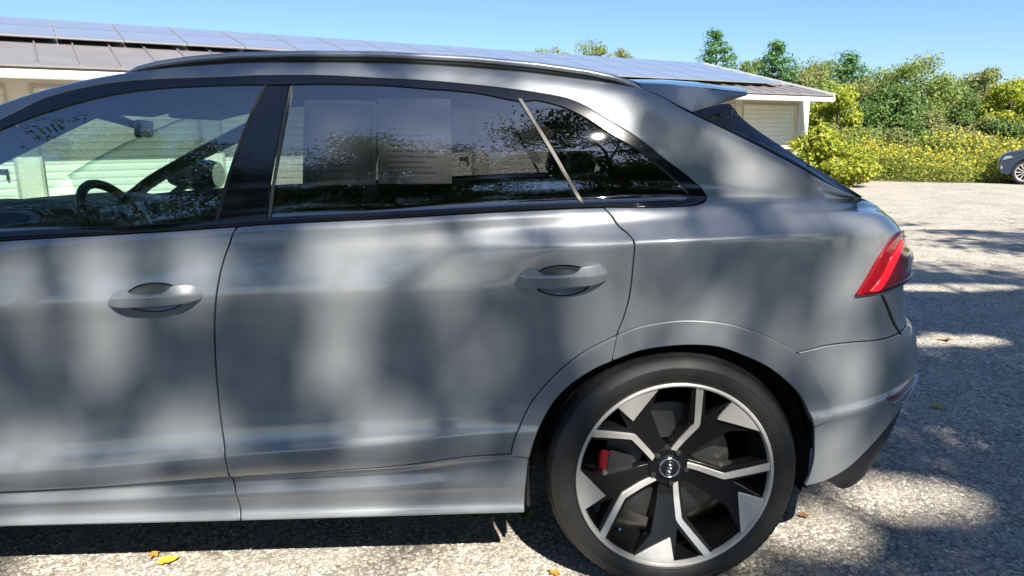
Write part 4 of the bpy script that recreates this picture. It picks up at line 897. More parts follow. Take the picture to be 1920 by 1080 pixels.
# nose
mb = MB(); rows = []
for t, x, yin, z0_, z1_ in ((0, -3.80, .0, .34, 1.05), (1, -3.93, .06, .34, .93), (2, -4.0, .14, .36, .84)):
    yy = np.linspace(float(S.P(np.array([-3.79]), np.array([.8]))[0, 1]) + yin, 2*YC - float(S.P(np.array([-3.79]), np.array([.8]))[0, 1]) - yin, 7)
    rows.append([[(x - .05*(1 - ((y - YC)/.9)**2), y, z) for z in np.linspace(z0_, z1_, 5)] for y in yy])
for k in range(2):
    for i in range(6):
        for j in range(4): mb.add([rows[k][i][j], rows[k][i+1][j], rows[k+1][i+1][j], rows[k+1][i][j]], [(0, 1, 2, 3)]) if j in (0, 3) else None
for i in range(6):
    for j in range(4): mb.add([rows[2][i][j], rows[2][i+1][j], rows[2][i+1][j+1], rows[2][i][j+1]], [(0, 1, 2, 3)])
for i in (0, 6):
    for k in range(2):
        for j in range(4): mb.add([rows[k][i][j], rows[k][i][j+1], rows[k+1][i][j+1], rows[k+1][i][j]], [(0, 1, 2, 3)])
mb.build('front_bumper', MAT['paint'], car, smooth=True)
# ---- liners behind the gaps, floor
circ = lambda cx, rr: [(cx + rr*math.sin(a), .42 + rr*math.cos(a)) for a in np.linspace(0, 2*math.pi, 30, endpoint=False)]
def liner(name, poly, off, hl, mat, mirror=True):
    o = panel(name, poly, mat, car, at(off), rim=0, grid=(.05, .035), step=.04, holes=hl)
    c = o.copy(); COL.objects.link(c); c.parent = car; c.scale = (1, -1, 1); c.location = (0, 2*YC, 0)
liner('inner_panel', [(-3.75, .50), (-2.6, .245), (-.47, .245), (-.475, .36), (-.46, .50), (-.40, .64), (-.30, .735), (-.15, .80), (.02, .825), (.18, .80), (.32, .72), (.42, .60), (.455, .46), (.475, .28), (.7, .28), (1.2, .36), (1.74, .36), (1.74, 1.21), (-3.75, 1.21)], -.020, [circ(-3.0, .44)], MAT['dark'])
wh_ = dense(win_hole, .03); wh_ = wh_ if area2(wh_) > 0 else wh_[::-1]; wh_ = inset(wh_, -.008)
near_hole = np.array([p for p in wh_ if not (p[0] < -1.62 and p[1] > 1.30) and not p[0] < -2.40])
k0 = int(np.argmin([abs(p[0] + 1.62) + abs(p[1] - 1.58) for p in near_hole]))
near_hole = np.concatenate([near_hole[:k0+1], np.array([(-1.72, 1.545), (-1.78, 1.528), (-1.95, 1.480), (-2.15, 1.425), (-2.30, 1.345), (-2.40, 1.262)]), near_hole[k0+1:]])
lp = [(-2.85, 1.229), (.58, 1.229), (.60, 1.45), (.55, 1.612), (-.1, 1.655), (-1.5, 1.66), (-2.85, 1.64)]
panel('pillar_lining', lp, MAT['interior'], car, at(-.024), rim=0, grid=(.05, .035), step=.04, holes=[near_hole], corner=20)
o = panel('pillar_lining', lp, MAT['interior'], car, at(-.024), rim=0, grid=(.05, .035), step=.04, holes=[wh_]); o.data = trim_far(o.data); o.scale = (1, -1, 1); o.location = (0, 2*YC, 0)
o = panel('front_pillar_trim', [(-1.62, 1.585), (-1.74, 1.560), (-1.95, 1.510), (-2.15, 1.462), (-2.34, 1.385), (-2.48, 1.26), (-2.36, 1.26), (-2.26, 1.345), (-2.12, 1.405), (-1.95, 1.450), (-1.80, 1.487), (-1.62, 1.53)], MAT['interior'], car, at(-.03), rim=.03, grid=(.04, .03), step=.03); o.scale = (1, -1, 1); o.location = (0, 2*YC, 0)
liner('headlining', [(-1.60, 1.65), (-.1, 1.65), (.10, 1.75), (.10, 2.49), (-1.52, 2.49)], -.032, [], MAT['headliner'])
mb = MB(); mb.box((-3.6, .20, .22), (-.50, 2*YC - .20, .30)); mb.box((-.50, .42, .24), (.55, 2*YC - .42, .34)); mb.box((.50, .5, .32), (.66, 2*YC - .5, .42)); mb.build('underbody', MAT['dark'], car)
mb = MB(); mb.box((-2.6, .14, .30), (-.5, 2*YC - .14, .34)); mb.box((-.5, .30, .34), (.62, 2*YC - .30, .75)); mb.build('cabin_floor', MAT['dark'], car)
def arch_liner(x):
    mb = MB(); mb.lathe([(.40, .46), (.44, .44), (.44, .06)], 40, 'y', 0, -1.80, 1.80, (x, 0, .405)); mb.box((x - .44, .452, .26), (x + .44, .47, .85)); mb.box((x - .455, .085, .265), (x - .445, .45, .60)); mb.box((x + .445, .075, .31), (x + .455, .45, .60))
    o = mb.build('wheel_well', MAT['dark'], car, smooth=False); c = o.copy(); COL.objects.link(c); c.parent = car; c.scale = (1, -1, 1); c.location = (0, 2*YC, 0)
arch_liner(0.0); arch_liner(-3.0)
# ---- roof rails
mb = MB(); xs = [-1.675, -1.64, -1.58, -1.48, -1.35, -1.15, -.9, -.6, -.4, -.25, -.16, -.105, -.075]
lift = [.004, .010, .016, .021, .024, .026, .027, .027, .026, .024, .018, .010, .002]; rr = [.004, .010, .0125, .0125, .0125, .0125, .0125, .0125, .0125, .0125, .012, .010, .004]
path = []
for x, l in zip(xs, lift):
    p = S.P(np.array([x]), np.array([1.66]))[0]; path.append((x, p[1] - .004, p[2] + l - .004))
mb.tube(path, rr, 16, squash=(1.35, .85))
rail = mb.build('roof_rail', MAT['rail'], car, smooth=True)
mb = MB(); mb.tube([(p[0], p[1] + .004, p[2] - l*.62) for p, l in zip(path[1:-1], lift[1:-1])], [max(.004, l*.42) for l in lift[1:-1]], 8, squash=(1.2, 1.0)); gap_shade = mb.build('rail_gap_shade', MAT['rubber'], car, smooth=True)  # black strip standing in for the shadowed gap under the rail
for o in (rail, gap_shade):
    c = o.copy(); COL.objects.link(c); c.parent = car; c.scale = (1, -1, 1); c.location = (0, 2*YC, 0)
# ---- roof spoiler, lofted from the near corner to the centre line
def spoiler():
    A = [(-.078, .338, 1.594), (.055, .318, 1.585), (.16, .330, 1.577), (.285, .372, 1.5665), (.292, .376, 1.561), (.284, .374, 1.556), (.20, .330, 1.534), (.09, .258, 1.505), (.072, .2405, 1.5005)]
    Cc = [(-.060, YC, 1.640), (.08, YC, 1.640), (.20, YC, 1.632), (.365, YC, 1.612), (.372, YC, 1.606), (.362, YC, 1.600), (.25, YC, 1.592), (.15, YC, 1.582), (.12, YC, 1.575)]
    n = len(A); rows = []
    for s in np.linspace(0, 1, 15):
        e = 1 - (1 - s)**2.2; row = []
        for a, c in zip(A, Cc): row.append((a[0] + (c[0] - a[0])*e, a[1] + (c[1] - a[1])*s, a[2] + (c[2] - a[2])*e))
        rows.append(row)
    rows = rows + [[(x, 2*YC - y, z) for x, y, z in r] for r in rows[-2::-1]]
    vs = [p for r in rows for p in r]; m = len(rows); top, low = MB(), MB()
    for i in range(m - 1):
        for k in range(n - 1):
            (top if k < 4 else low).add([rows[i][k], rows[i][k+1], rows[i+1][k+1], rows[i+1][k]], [(0, 1, 2, 3)])
    us = np.array([-.075, -.03, .0185, .0706]); lo = (S.P(us, np.array([1.657, 1.645, 1.634, 1.631])) + S.N(us, np.array([1.657, 1.645, 1.634, 1.631]))*.002).tolist() + [(.20, .330, 1.534), (.284, .374, 1.556)]
    up = [(-.078, .338, 1.594), (-.030, .325, 1.592), (.055, .318, 1.585), (.11, .322, 1.581), (.20, .345, 1.573), (.2885, .3745, 1.5640)]
    for sg in (0, 1):
        m_ = (lambda p: p) if sg == 0 else (lambda p: (p[0], 2*YC - p[1], p[2]))
        mid = [tuple((np.array(a)*.5 + np.array(b)*.5) + np.array([0, -.006, 0])) for a, b in zip(lo, up)]
        for A_, B_ in ((lo, mid), (mid, up)):
            for k in range(5): top.add([m_(A_[k]), m_(A_[k+1]), m_(B_[k+1]), m_(B_[k])], [(0, 1, 2, 3)])
    for b, nm, mt in ((top, 'spoiler', MAT['paint']), (low, 'spoiler_underside', MAT['black_gloss'])):
        o = b.build(nm, mt, car, smooth=True)
        bm = bmesh.new(); bm.from_mesh(o.data); bmesh.ops.remove_doubles(bm, verts=bm.verts, dist=1e-5); bm.to_mesh(o.data); bm.free(); o.data.set_sharp_from_angle(angle=math.radians(32))
spoiler()
# ---- wheels
WR = .395
def wheel(parent_name='wheel'):
    w = empty(parent_name, (0, 0, WR), 0, car)
    mb = MB(); pr = [(.300, .020), (.305, .008), (.311, .001), (.3125, .0005), (.314, -.0015), (.322, -.004), (.323, -.0055), (.330, -.0075), (.346, -.010), (.354, -.0092), (.3555, -.0103), (.358, -.0100), (.3592, -.0082), (.362, -.006), (.375, .003), (.384, .014), (.390, .028), (.3935, .045), (.395, .075)]
    for g in (.098, .150, .202): pr += [(.395, g - .006), (.388, g - .005), (.388, g + .005), (.395, g + .006)]
    pr += [(.395, .235), (.391, .262), (.383, .280), (.365, .294), (.34, .300), (.31, .29), (.29, .28)]
    mb.lathe(pr, 120)
    ty = mb.build('tyre', MAT['tyre'], w, smooth=True, angle=35)
    mb = MB()                                          # tread blocks on the shoulder
    for k in range(72):
        a = 2*math.pi*k/72; b = a + 2*math.pi/72*.80; vs = []
        for r_, h_ in ((.3865, .0165), (.3955, .046), (.3972, .090)):
            for q in (a, b): vs.append((r_*math.sin(q), h_ - .002, r_*math.cos(q)))
        mb.add(vs, [(0, 1, 3, 2), (2, 3, 5, 4)])
    mb.build('tread_block', MAT['tyre'], w)['kind'] = 'stuff'
    mb = MB(); mb.lathe([(.300, .030), (.3085, .012), (.3095, .002), (.3085, -.0035), (.3045, -.0055), (.2990, -.0040), (.2965, .001), (.2935, .012)], 120)
    mb.build('rim_lip', MAT['machined'], w, smooth=True, angle=40)
    mb = MB(); mb.lathe([(.292, .010), (.289, .035), (.275, .06), (.268, .12), (.268, .27), (.30, .285)], 96); mb.build('rim_barrel', MAT['wheel_black'], w, smooth=True)
    yf = lambda r: np.interp(r, [.0, .045, .10, .20, .29, .31], [.080, .078, .068, .034, .004, .0])
    def face(off): return lambda a, b: np.stack([a, yf(np.hypot(a, b)) + off, b], -1)
    pol = lambda r, d: (r*math.sin(math.radians(d)), r*math.cos(math.radians(d)))
    sp = [(-.020, .040), (-.004, .056), (.052, .150), (.053, .162), (.046, .291), pol(.2945, 12.5), (.082, .283), (.0925, .1765), (.096, .172), (.165, .2435), pol(.2945, 40), pol(.2945, 50), (.2545, .148), (.172, .138), (.095, .072), (.050, .030), (.02, .02)]
    ln = [(.0015, .0525), (.0630, .1530), (.0652, .160), (.0540, .2935), (.0745, .2890), (.0818, .156), (.0773, .1433), (.0145, .0455)]
    pt = [pol(.2990, 34.2), pol(.3000, 43), pol(.3000, 51), pol(.2990, 60.5), pol(.240, 37.5)]
    pt2 = [pol(.222, 36.0)] + pt[:4]
    for k in range(5):
        if k == 0:
            s0 = panel('spoke', sp, MAT['wheel_black'], w, face(.006), rim=.050, roll=.004, grid=(.014, .014), step=.010, corner=30)
            s1 = panel('machined_line', ln, MAT['machined'], s0, face(-.0015), rim=.0085, roll=.0012, grid=(.006, .012), step=.006, corner=50)
            s2 = panel('machined_patch', pt2, MAT['machined'], s0, face(-.002), rim=.009, roll=.0012, grid=(.012, .012), step=.008, corner=30)
        else:
            a = s0.copy(); COL.objects.link(a); a.parent = w; a.rotation_euler = (0, math.radians(72*k), 0)
            for s in (s1, s2):
                b = s.copy(); COL.objects.link(b); b.parent = a
    mb = MB(); mb.lathe([(.001, .070), (.036, .070), (.040, .074), (.060, .074), (.070, .085), (.070, .13)], 48); mb.build('hub', MAT['wheel_black'], w, smooth=True, angle=40)
    mb = MB(); mb.lathe([(.028, .068), (.0295, .064), (.033, .064), (.035, .068), (.035, .071)], 40); cap = mb.build('hub_cap', MAT['chrome'], w, smooth=True)
    mb = MB(); mb.lathe([(.001, .0665), (.029, .0665)], 32); mb.build('hub_cap_face', MAT['black_gloss'], w)
    for i in range(4):                                 # ring emblem, standing on end as the wheel came to rest
        mb = MB(); cz = (i - 1.5)*.0105; pth = [(.0075*math.cos(a) + cz*.17, .0655 - .0006*i, cz + .0075*math.sin(a)) for a in np.linspace(0, 2*math.pi, 21)]
        mb.tube(pth, .0012, 6, cap=False); mb.build('emblem_ring', MAT['chrome'], w, smooth=True)
    for k in range(5):
        a = math.radians(72*k + 28); mb = MB(); mb.lathe([(.001, .066), (.0075, .066), (.009, .068), (.009, .08)], 6, 'y', 0, 0, 2*math.pi, (.056*math.sin(a), 0, .056*math.cos(a))); mb.build('wheel_bolt', MAT['chrome'] if False else MAT['disc'], w)
    mb = MB(); mb.lathe([(.085, .115), (.205, .115), (.207, .120), (.207, .145), (.085, .145)], 72); mb.build('brake_disc', MAT['disc'], w, smooth=True, angle=30)
    # caliper ahead of the axle
    mb = MB(); mb.lathe([(.125, .088), (.218, .082), (.226, .090), (.226, .165), (.125, .165)], 14, 'y', 0, math.radians(-112), math.radians(-74)); ca_ = mb.build('brake_caliper', MAT['red_caliper'], w, smooth=False, bevel=.008)
    mb = MB(); mb.lathe([(.118, .080), (.196, .0785), (.198, .084)], 14, 'y', 0, math.radians(-114), math.radians(-72)); mb.build('caliper_cover', MAT['plastic'], w)
    # air valve
    mb = MB(); mb.tube([(.262*math.sin(math.radians(222)), .045, .262*math.cos(math.radians(222))), (.245*math.sin(math.radians(222)), .018, .245*math.cos(math.radians(222)))], .004, 8); mb.build('valve', MAT['chrome'], w)
    return w
rw = wheel('rear_wheel')
def letters(txt, r, a0, da, parent, size=.020):
    for i, ch in enumerate(txt):
        if ch == ' ': continue
        cu = bpy.data.curves.new('letter', 'FONT'); cu.body = ch; cu.size = size; cu.extrude = .0006; cu.align_x = 'CENTER'; cu.resolution_u = 3; cu.offset = .0006
        t = bpy.data.objects.new('letter_tmp', cu); me = bpy.data.meshes.new_from_object(t); bpy.data.objects.remove(t); bpy.data.curves.remove(cu)
        a = math.radians(a0 + da*i); o = link('tyre_letter', me, parent, [MAT['plastic']])
        o.matrix_local = Matrix.Translation((r*math.sin(a), -.0098, r*math.cos(a))) @ Matrix.Rotation(a, 4, 'Y') @ Matrix.Rotation(math.pi/2, 4, 'X')
letters('ZR 23 XL', .338, -25, 3.9, rw)
letters('295/35', .338, 150, -3.9 + 7.8, rw)
for (x, y, rz, nm) in ((-3.0, 0, 0, 'front_wheel'), (-3.0, 2*YC, math.pi, 'front_wheel'), (0, 2*YC, math.pi, 'rear_wheel')):
    c = copy_tree(rw, car); c.name = nm; c.location = (x, y, WR); c.rotation_euler = (0, 0, rz)

# ---- cabin
mb = MB()
pf = [(-2.95, 1.06), (-2.85, 1.135), (-2.6, 1.175), (-2.35, 1.19), (-2.22, 1.185), (-2.16, 1.15), (-2.15, 1.08), (-2.18, .95), (-2.25, .80), (-2.95, .80)]
ny = 13; rows = []
for y in np.linspace(.16, 2*YC - .16, ny):
    k = 1 - abs((y - YC)/.83)**4*.06; hump = .035*math.exp(-((y - .62)/.20)**2)
    rows.append([(x, y, z*k + (hump if -2.6 <= x <= -2.16 else 0)) for x, z in pf])
n = len(pf)
for i in range(ny - 1):
    for k in range(n): mb.add([rows[i][k], rows[i][(k+1) % n], rows[i+1][(k+1) % n], rows[i+1][k]], [(0, 1, 2, 3)])
mb.build('dashboard', MAT['interior'], car, smooth=True, angle=40)
mb = MB(); mb.box((-2.175, .85, 1.075), (-2.16, 2*YC - .2, 1.083)); mb.build('dash_strip', MAT['trim_silver'], car)
def steering():
    st = empty('steering_wheel', (-1.90, .615, 1.115), 0, car)
    tilt = Matrix.Rotation(math.radians(-27), 4, 'Y')
    mb = MB(); mb.tube([tilt @ Vector((0, .185*math.cos(a), .178*math.sin(a))) for a in np.linspace(0, 2*math.pi, 41)], .0165, 10, cap=False); mb.build('wheel_rim', MAT['leather'], st, smooth=True)
    mb = MB(); mb.lathe([(.001, .03), (.05, .028), (.07, .01), (.072, -.02), (.04, -.05)], 24, 'x'); o = mb.build('airbag_cover', MAT['interior'], st, smooth=True); o.rotation_euler = (0, math.radians(-27), 0)
    for a in (10, 170, 270):
        mb = MB(); e = Vector((0, .17*math.cos(math.radians(a)), .165*math.sin(math.radians(a)))); mb.tube([tilt @ (e*.35), tilt @ e], [.022, .014], 8, squash=(.5, 1.0)); mb.build('wheel_spoke', MAT['trim_silver'] if a == 270 else MAT['interior'], st, smooth=True)
    mb = MB(); mb.tube([(-.02, 0, -.01), (-.30, 0, -.09)], [.045, .05], 12); mb.build('steering_column', MAT['interior'], st, smooth=True)
steering()
mb = MB(); mb.box((-.008, -.16, -.075), (.008, .16, .075)); o = mb.build('centre_display', MAT['interior'], car, bevel=.004); o.location = (-2.06, YC, 1.10); o.rotation_euler = (0, math.radians(-18), math.radians(-6))
mb = MB(); mb.box((.0085, -.15, -.066), (.010, .15, .066)); mb.build('display_glass', MAT['screen'], o)
mb = MB(); mb.box((-.015, -.125, -.034), (.012, .125, .034)); o = mb.build('interior_mirror', MAT['leather'], car, bevel=.010); o.location = (-1.93, YC - .03, 1.468); o.rotation_euler = (0, math.radians(8), math.radians(14))
mb = MB(); mb.tube([(-.03, 0, .01), (-.12, .01, .03), (-.20, .01, .055)], [.014, .02, .035], 8); mb.box((-.26, -.05, .02), (-.10, .06, .06)); mb.build('mirror_stem', MAT['plastic'], o, smooth=True)
def seat(x, y, rear=False):
    s = empty('rear_seat' if rear else 'front_seat', (x, y, .34), 0, car); w = .25
    def pad(nm, pts, y0, y1):
        mb = MB(); mb.prism(pts, y0, y1); mb.build(nm, MAT['leather'], s, smooth=True, bevel=.03)
    pad('seat_cushion', [(-.55, .14), (-.55, .26), (-.10, .22), (.02, .22), (.02, .06), (-.45, .06)], -w, w)
    pad('backrest', [(-.06, .20), (.06, .18), (.22, .80), (.20, .86), (.12, .88), (.07, .80)], -w*.95, w*.95)
    pad('head_rest', [(.13, .92), (.21, .90), (.25, 1.06), (.23, 1.11), (.17, 1.11)], -.13, .13)
    for q in (-.05, .05):
        mb = MB(); mb.tube([(.165, q, .84), (.185, q, .94)], .006, 6); mb.build('head_rest_post', MAT['chrome'], s)
for y in (.60, 2*YC - .60): seat(-1.32, y); seat(-.42, y, True)
mb = MB(); mb.box((-2.2, YC - .14, .34), (-1.2, YC + .14, .78)); mb.build('centre_console', MAT['interior'], car, bevel=.03)
for s in (0, 1):                                        # door cards
    y = .135 if s == 0 else 2*YC - .135
    mb = MB(); mb.box((-2.55, y - .012, .4), (-1.36, y + .012, 1.10)); mb.box((-1.30, y - .012, .4), (-.45, y + .012, 1.12)); mb.build('door_card', MAT['interior'], car, bevel=.01)
# door mirror (ahead of the frame)
for sgn in (1, -1):
    y0 = -.02 if sgn == 1 else 2*YC + .02
    mb = MB(); cx = [(-.10, .62), (-.07, .85), (0, 1), (.07, .95), (.10, .8)]; rows = []
    for dx, k in cx: rows.append([(-2.20 + dx*1.25, y0 - sgn*(.02 + .11*(1 + math.cos(a))*.9*1.0), 1.205 + .088*k*math.sin(a) + .02) for a in np.linspace(0, 2*math.pi, 17)[:-1]])
    for i in range(len(rows) - 1):
        for k in range(16): mb.add([rows[i][k], rows[i][(k+1) % 16], rows[i+1][(k+1) % 16], rows[i+1][k]], [(0, 1, 2, 3)])
    mb.add(rows[0], [tuple(range(16))]); mb.add(rows[-1], [tuple(range(15, -1, -1))]); mb.build('door_mirror', MAT['black_gloss'], car, smooth=True)
    mb = MB(); mb.tube([(-2.24, y0 - sgn*.04, 1.17), (-2.30, y0 + sgn*.09, 1.10)], .022, 8); mb.build('mirror_arm', MAT['black_gloss'], car)

# sun visors and header
for y0, y1 in ((.36, .90), (2*YC - .90, 2*YC - .36)):
    mb = MB(); mb.prism([(-1.60, 1.600), (-1.88, 1.532), (-1.885, 1.520), (-1.865, 1.512), (-1.58, 1.575)], y0, y1); mb.build('sun_visor', MAT['headliner'], car, bevel=.006)
mb = MB(); mb.prism([(-1.45, 1.63), (-1.72, 1.605), (-1.76, 1.578), (-1.70, 1.560), (-1.45, 1.595)], .33, 2*YC - .33); mb.build('roof_header', MAT['headliner'], car, bevel=.01)
# ---- papers in the rear side window, each lying against the glass inside
def sheet(name, label, poly, mat, cat, off=-.010, group=None):
    o = panel(name, poly, mat, None, at(off), rim=.0008, roll=.0003, grid=(.02, .02), step=.02, corner=20); return tag(o, label, cat, group)
sheet('window_sheet', 'left printed paper sheet stuck inside the rear door window', [(-1.1163, 1.3232), (-.8998, 1.3169), (-.902, 1.5381), (-1.1188, 1.5391)], MAT['paper'], 'paper')
sheet('window_sheet', 'right printed paper sheet stuck inside the rear door window', [(-.8935, 1.3195), (-.6738, 1.3125), (-.6757, 1.5487), (-.8941, 1.5438)], MAT['paper'], 'paper')
sh1, sh2 = [o for o in bpy.data.objects if o.name.startswith('window_sheet')]
for k in range(9):
    v = 1.345 + k*.0145; w_ = (.02, .03, .05, .02, .025, .10, .02, .03, .06)[k]
    panel('printed_line', [(-.865, v), (-.70 - w_, v - .003), (-.70 - w_, v + .001), (-.865, v + .004)], MAT['print'], sh2, at(-.0088), rim=0, grid=(.03, .01), step=.03)
for k in range(4):
    v = 1.338 + k*.016; panel('printed_line', [(-1.085, v), (-.97, v - .002), (-.97, v + .002), (-1.085, v + .004)], MAT['print'], sh1, at(-.0088), rim=0, grid=(.03, .01), step=.03)
fr = [(-1.105, 1.333), (-.912, 1.327), (-.914, 1.528), (-1.107, 1.529)]
panel('printed_border', fr, MAT['print'], sh1, at(-.0089), rim=0, grid=(.03, .03), step=.03, holes=[[(-1.101, 1.3365), (-.916, 1.3305), (-.918, 1.5245), (-1.103, 1.5255)]], corner=20)
sheet('key_tag', 'small pale tag hanging in front of the left window paper', [(-.955, 1.3457), (-.9188, 1.3447), (-.9196, 1.4051), (-.9529, 1.4057)], MAT['white_trim'], 'tag', -.0070)
sheet('window_label', 'small slanted striped label near the rear edge of the rear door window', [(-.4288, 1.3665), (-.3997, 1.3733), (-.4227, 1.4131), (-.4518, 1.4107)], MAT['paper'], 'label', -.0080)
wl = [o for o in bpy.data.objects if o.name.startswith('window_label')][0]
for k in range(4):
    t = .15 + k*.22; a = (-.4288 - .023*t, 1.3665 + .0442*t); panel('printed_line', [(a[0] + .003, a[1] + .001), (a[0] + .026, a[1] + .006), (a[0] + .025, a[1] + .009), (a[0] + .002, a[1] + .004)], MAT['print'], wl, at(-.0068), rim=0, grid=(.02, .01), step=.02)

# ================================================================ the other car
MAT['paint_blue'] = paint('blue grey paint', (.045, .060, .090), .5, .35)
def other_car(loc, rz):
    c = empty('parked_car', loc, rz); tag(c, 'blue grey crossover parked at the lot edge beside the goldenrod', 'car')
    top = [(-.62, .30), (-.68, .46), (-.67, .64), (-.60, .78), (-.44, .875), (-.1, .95), (.35, 1.02), (.72, 1.09), (1.0, 1.27), (1.42, 1.50), (1.9, 1.60), (2.6, 1.61), (3.2, 1.50), (3.55, 1.22), (3.68, 1.0), (3.70, .60), (3.62, .32)]
    arch = lambda cx: [(cx + .37*math.cos(a), .30 + .42*math.sin(a)) for a in np.linspace(0, math.pi, 13)]
    prof = top + [(3.15, .26)] + arch(2.72) + [(2.3, .24), (.42, .24)] + arch(0.0) + [(-.45, .27)]
    W = 1.84; rows = []
    for y, ins, fx in ((.02, .06, .10), (.0, .035, .08), (.035, .015, .05), (.12, .0, .015), (.40, 0, 0)):
        r = []
        for x, z in prof:
            k = 1.0 if z > .95 else .0; cx = 1.35
            zz = z - ins*max(0, min(1, (z - .55)/.4)); xx = x + (fx*max(0, 1 - (x + .68)/.8) if x < .3 else 0) - (fx*max(0, (x - 2.6)/1.1) if x > 2.6 else 0)
            tum = .30*max(0, z - .98)
            r.append((xx, y + tum, zz))
        rows.append(r)
    n = len(prof); full = rows + [[(x, W - y, z) for x, y, z in r] for r in rows[::-1]]
    mb = MB()
    for i in range(len(full) - 1):
        for k in range(n): mb.add([full[i][k], full[i][(k+1) % n], full[i+1][(k+1) % n], full[i+1][k]], [(0, 1, 2, 3)])
    mb.add(full[0], [tuple(range(n))]); mb.add(full[-1], [tuple(range(n - 1, -1, -1))])
    o = mb.build('body', MAT['paint_blue'], c, smooth=True); bm = bmesh.new(); bm.from_mesh(o.data); bmesh.ops.remove_doubles(bm, verts=bm.verts, dist=1e-4); bm.to_mesh(o.data); bm.free(); o.data.set_sharp_from_angle(angle=math.radians(38))
    for y0, sg in ((0, 1), (W, -1)):
        for nm, pts in (('front_window', [(1.02, 1.10), (1.48, 1.44), (1.95, 1.52), (2.0, 1.12)]), ('rear_window', [(2.06, 1.12), (2.02, 1.52), (2.6, 1.53), (3.1, 1.44), (3.28, 1.20)])):
            mb = MB(); mb.add([(x, y0 + sg*(.014 + .30*max(0, z - .98)), z) for x, z in pts], [tuple(range(len(pts)))]); mb.build(nm, MAT['black_gloss'], c)
        mb = MB(); mb.add([(-.56, y0 + sg*.02, .66), (-.47, y0 + sg*.004, .68), (-.33, y0 - sg*.006, .735), (-.38, y0 - sg*.004, .775), (-.48, y0 + sg*.002, .765), (-.55, y0 + sg*.02, .72)], [(0, 1, 2, 3, 4, 5)]); mb.build('headlamp', MAT['chrome'], c)
        mb = MB(); mb.add([(-.60, y0 + sg*.03, .42), (-.54, y0 + sg*.01, .42), (-.54, y0 + sg*.01, .50), (-.60, y0 + sg*.03, .50)], [(0, 1, 2, 3)]); mb.build('fog_lamp', MAT['chrome'], c)
        mb = MB(); mb.prism([(.58, 1.05), (.80, 1.05), (.80, 1.17), (.62, 1.17)], y0 - sg*.17, y0 + sg*.03); mb.build('door_mirror', MAT['paint_blue'], c, bevel=.03)
    mb = MB(); mb.box((-.70, .5, .42), (-.665, W - .5, .60)); mb.build('grille', MAT['black_gloss'], c)
    mb = MB(); mb.box((-.4, .25, .24), (3.1, W - .25, .70)); mb.build('underbody', MAT['dark'], c)
    w0 = None
    for x in (0.0, 2.72):
        for y, r_ in ((.03, 0), (W - .03, math.pi)):
            if w0 is None:
                w0 = empty('wheel', (x, y, .335), 0, c)
                mb = MB(); mb.lathe([(.235, .02), (.25, 0), (.29, -.008), (.32, .01), (.335, .04), (.335, .20), (.30, .22)], 48); mb.build('tyre', MAT['tyre'], w0, smooth=True)
                mb = MB(); mb.lathe([(.238, .03), (.245, .002), (.236, -.002), (.222, .004), (.215, .05)], 48); mb.build('rim', MAT['machined'], w0, smooth=True)
                mb = MB(); mb.lathe([(.001, .09), (.23, .09)], 32); mb.build('wheel_back', MAT['dark'], w0)
                mb = MB(); mb.lathe([(.001, .006), (.04, .006), (.05, .02), (.05, .05)], 20); mb.build('hub', MAT['machined'], w0)
                for k in range(12):
                    mb = MB(); mb.add([(-.008, .014, .045), (.008, .014, .045), (.021, .006, .228), (-.021, .006, .228), (-.008, .035, .045), (.008, .035, .045), (.018, .03, .228), (-.018, .03, .228)], [(0,1,2,3),(0,4,5,1),(1,5,6,2),(3,2,6,7),(0,3,7,4)]); o = mb.build('spoke', MAT['machined'], w0); o.rotation_euler = (0, k*math.pi/6, 0)
            else:
                w = copy_tree(w0, c); w.location = (x, y, .335); w.rotation_euler = (0, 0, r_)
    return c
other_car((14.05, 17.05, 0), math.radians(-36))

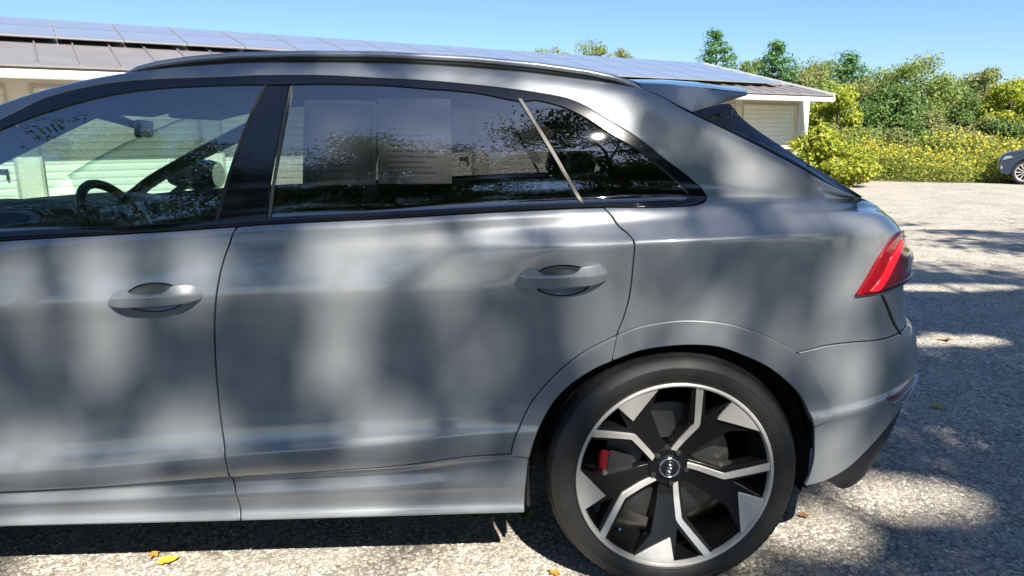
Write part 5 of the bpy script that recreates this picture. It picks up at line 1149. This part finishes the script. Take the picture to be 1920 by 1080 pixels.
# ================================================================ fallen leaves
MAT['leaf_yellow'] = simple('yellow fallen leaf', (.55, .38, .05), .6, noise=(40, .3))
MAT['leaf_brown'] = simple('brown fallen leaf', (.24, .11, .04), .7, noise=(40, .35))
MAT['leaf_orange'] = simple('orange fallen leaf', (.50, .22, .04), .65, noise=(40, .3))
MAT['leaf_green'] = simple('yellowing green fallen leaf', (.26, .27, .04), .6, noise=(40, .3))
def fallen(loc, s, rz, mat, label, seed, group=None):
    r = np.random.default_rng(seed); n = 18; vs = [(0, 0, .35*s*.1)]
    for i in range(n):
        a = 2*math.pi*i/n; lobes = 1 + .28*math.cos(5*a) + .08*math.cos(9*a + 1); rad = s*.38*lobes*(1.15 if abs(a - math.pi) > 1 else .9)
        vs.append((rad*math.cos(a), rad*.72*math.sin(a), s*(.05 + .10*math.sin(2*a + seed)**2 + .05*r.random())))
    vs += [(-s*.7, .004*s, .02*s), (-s*.7, -.02*s, .02*s), (-s*.45, -.02*s, .05*s)]
    mb = MB(); mb.add(vs, [(0, i + 1, (i + 1) % n + 1) for i in range(n)] + [(0, n+1, n+2, n+3)])
    o = mb.build('fallen_leaf', mat, None, smooth=True); o.location = loc; o.rotation_euler = (0, 0, rz); return tag(o, label, 'leaf', group)
fallen((-1.69, .23, .006), .075, .4, MAT['leaf_yellow'], 'yellow leaf on the asphalt below the front door', 1)
fallen((-1.75, .27, .006), .055, 2.1, MAT['leaf_orange'], 'small orange leaf touching the yellow leaf below the front door', 2)
fallen((-.44, .47, .006), .085, 1.0, MAT['leaf_green'], 'yellow green leaf in the shadow ahead of the rear wheel', 3)
fallen((1.80, 1.48, .006), .085, -.4, MAT['leaf_yellow'], 'pale yellow leaf on the asphalt right of the rear bumper', 4)
fallen((2.64, 2.68, .006), .085, .9, MAT['leaf_brown'], 'brown curled leaf on the shaded asphalt behind the car', 5)
fallen((.62, .42, .006), .05, .2, MAT['leaf_brown'], 'small brown leaf just behind the rear wheel', 6)
fallen((.80, 1.02, .006), .06, 1.2, MAT['leaf_brown'], 'brown leaf below the rear bumper corner', 7)
fallen((-.36, .10, .006), .05, 2.4, MAT['leaf_orange'], 'orange leaf left of the tyre contact', 8)
fallen((2.1, .75, .006), .06, 2.2, MAT['leaf_orange'], 'orange leaf in the lower right asphalt', 9)
r9 = np.random.default_rng(91)
for i in range(26):
    x = r9.uniform(1.6, 9.0); y = r9.uniform(1.5, 9.0)
    fallen((x, y, .006), r9.uniform(.04, .07), r9.uniform(0, 6.28), MAT[('leaf_brown', 'leaf_orange', 'leaf_brown', 'leaf_yellow')[i % 4]], 'small dry leaf scattered on the shaded asphalt right of the car', 20 + i, 'dry leaves on the open asphalt')
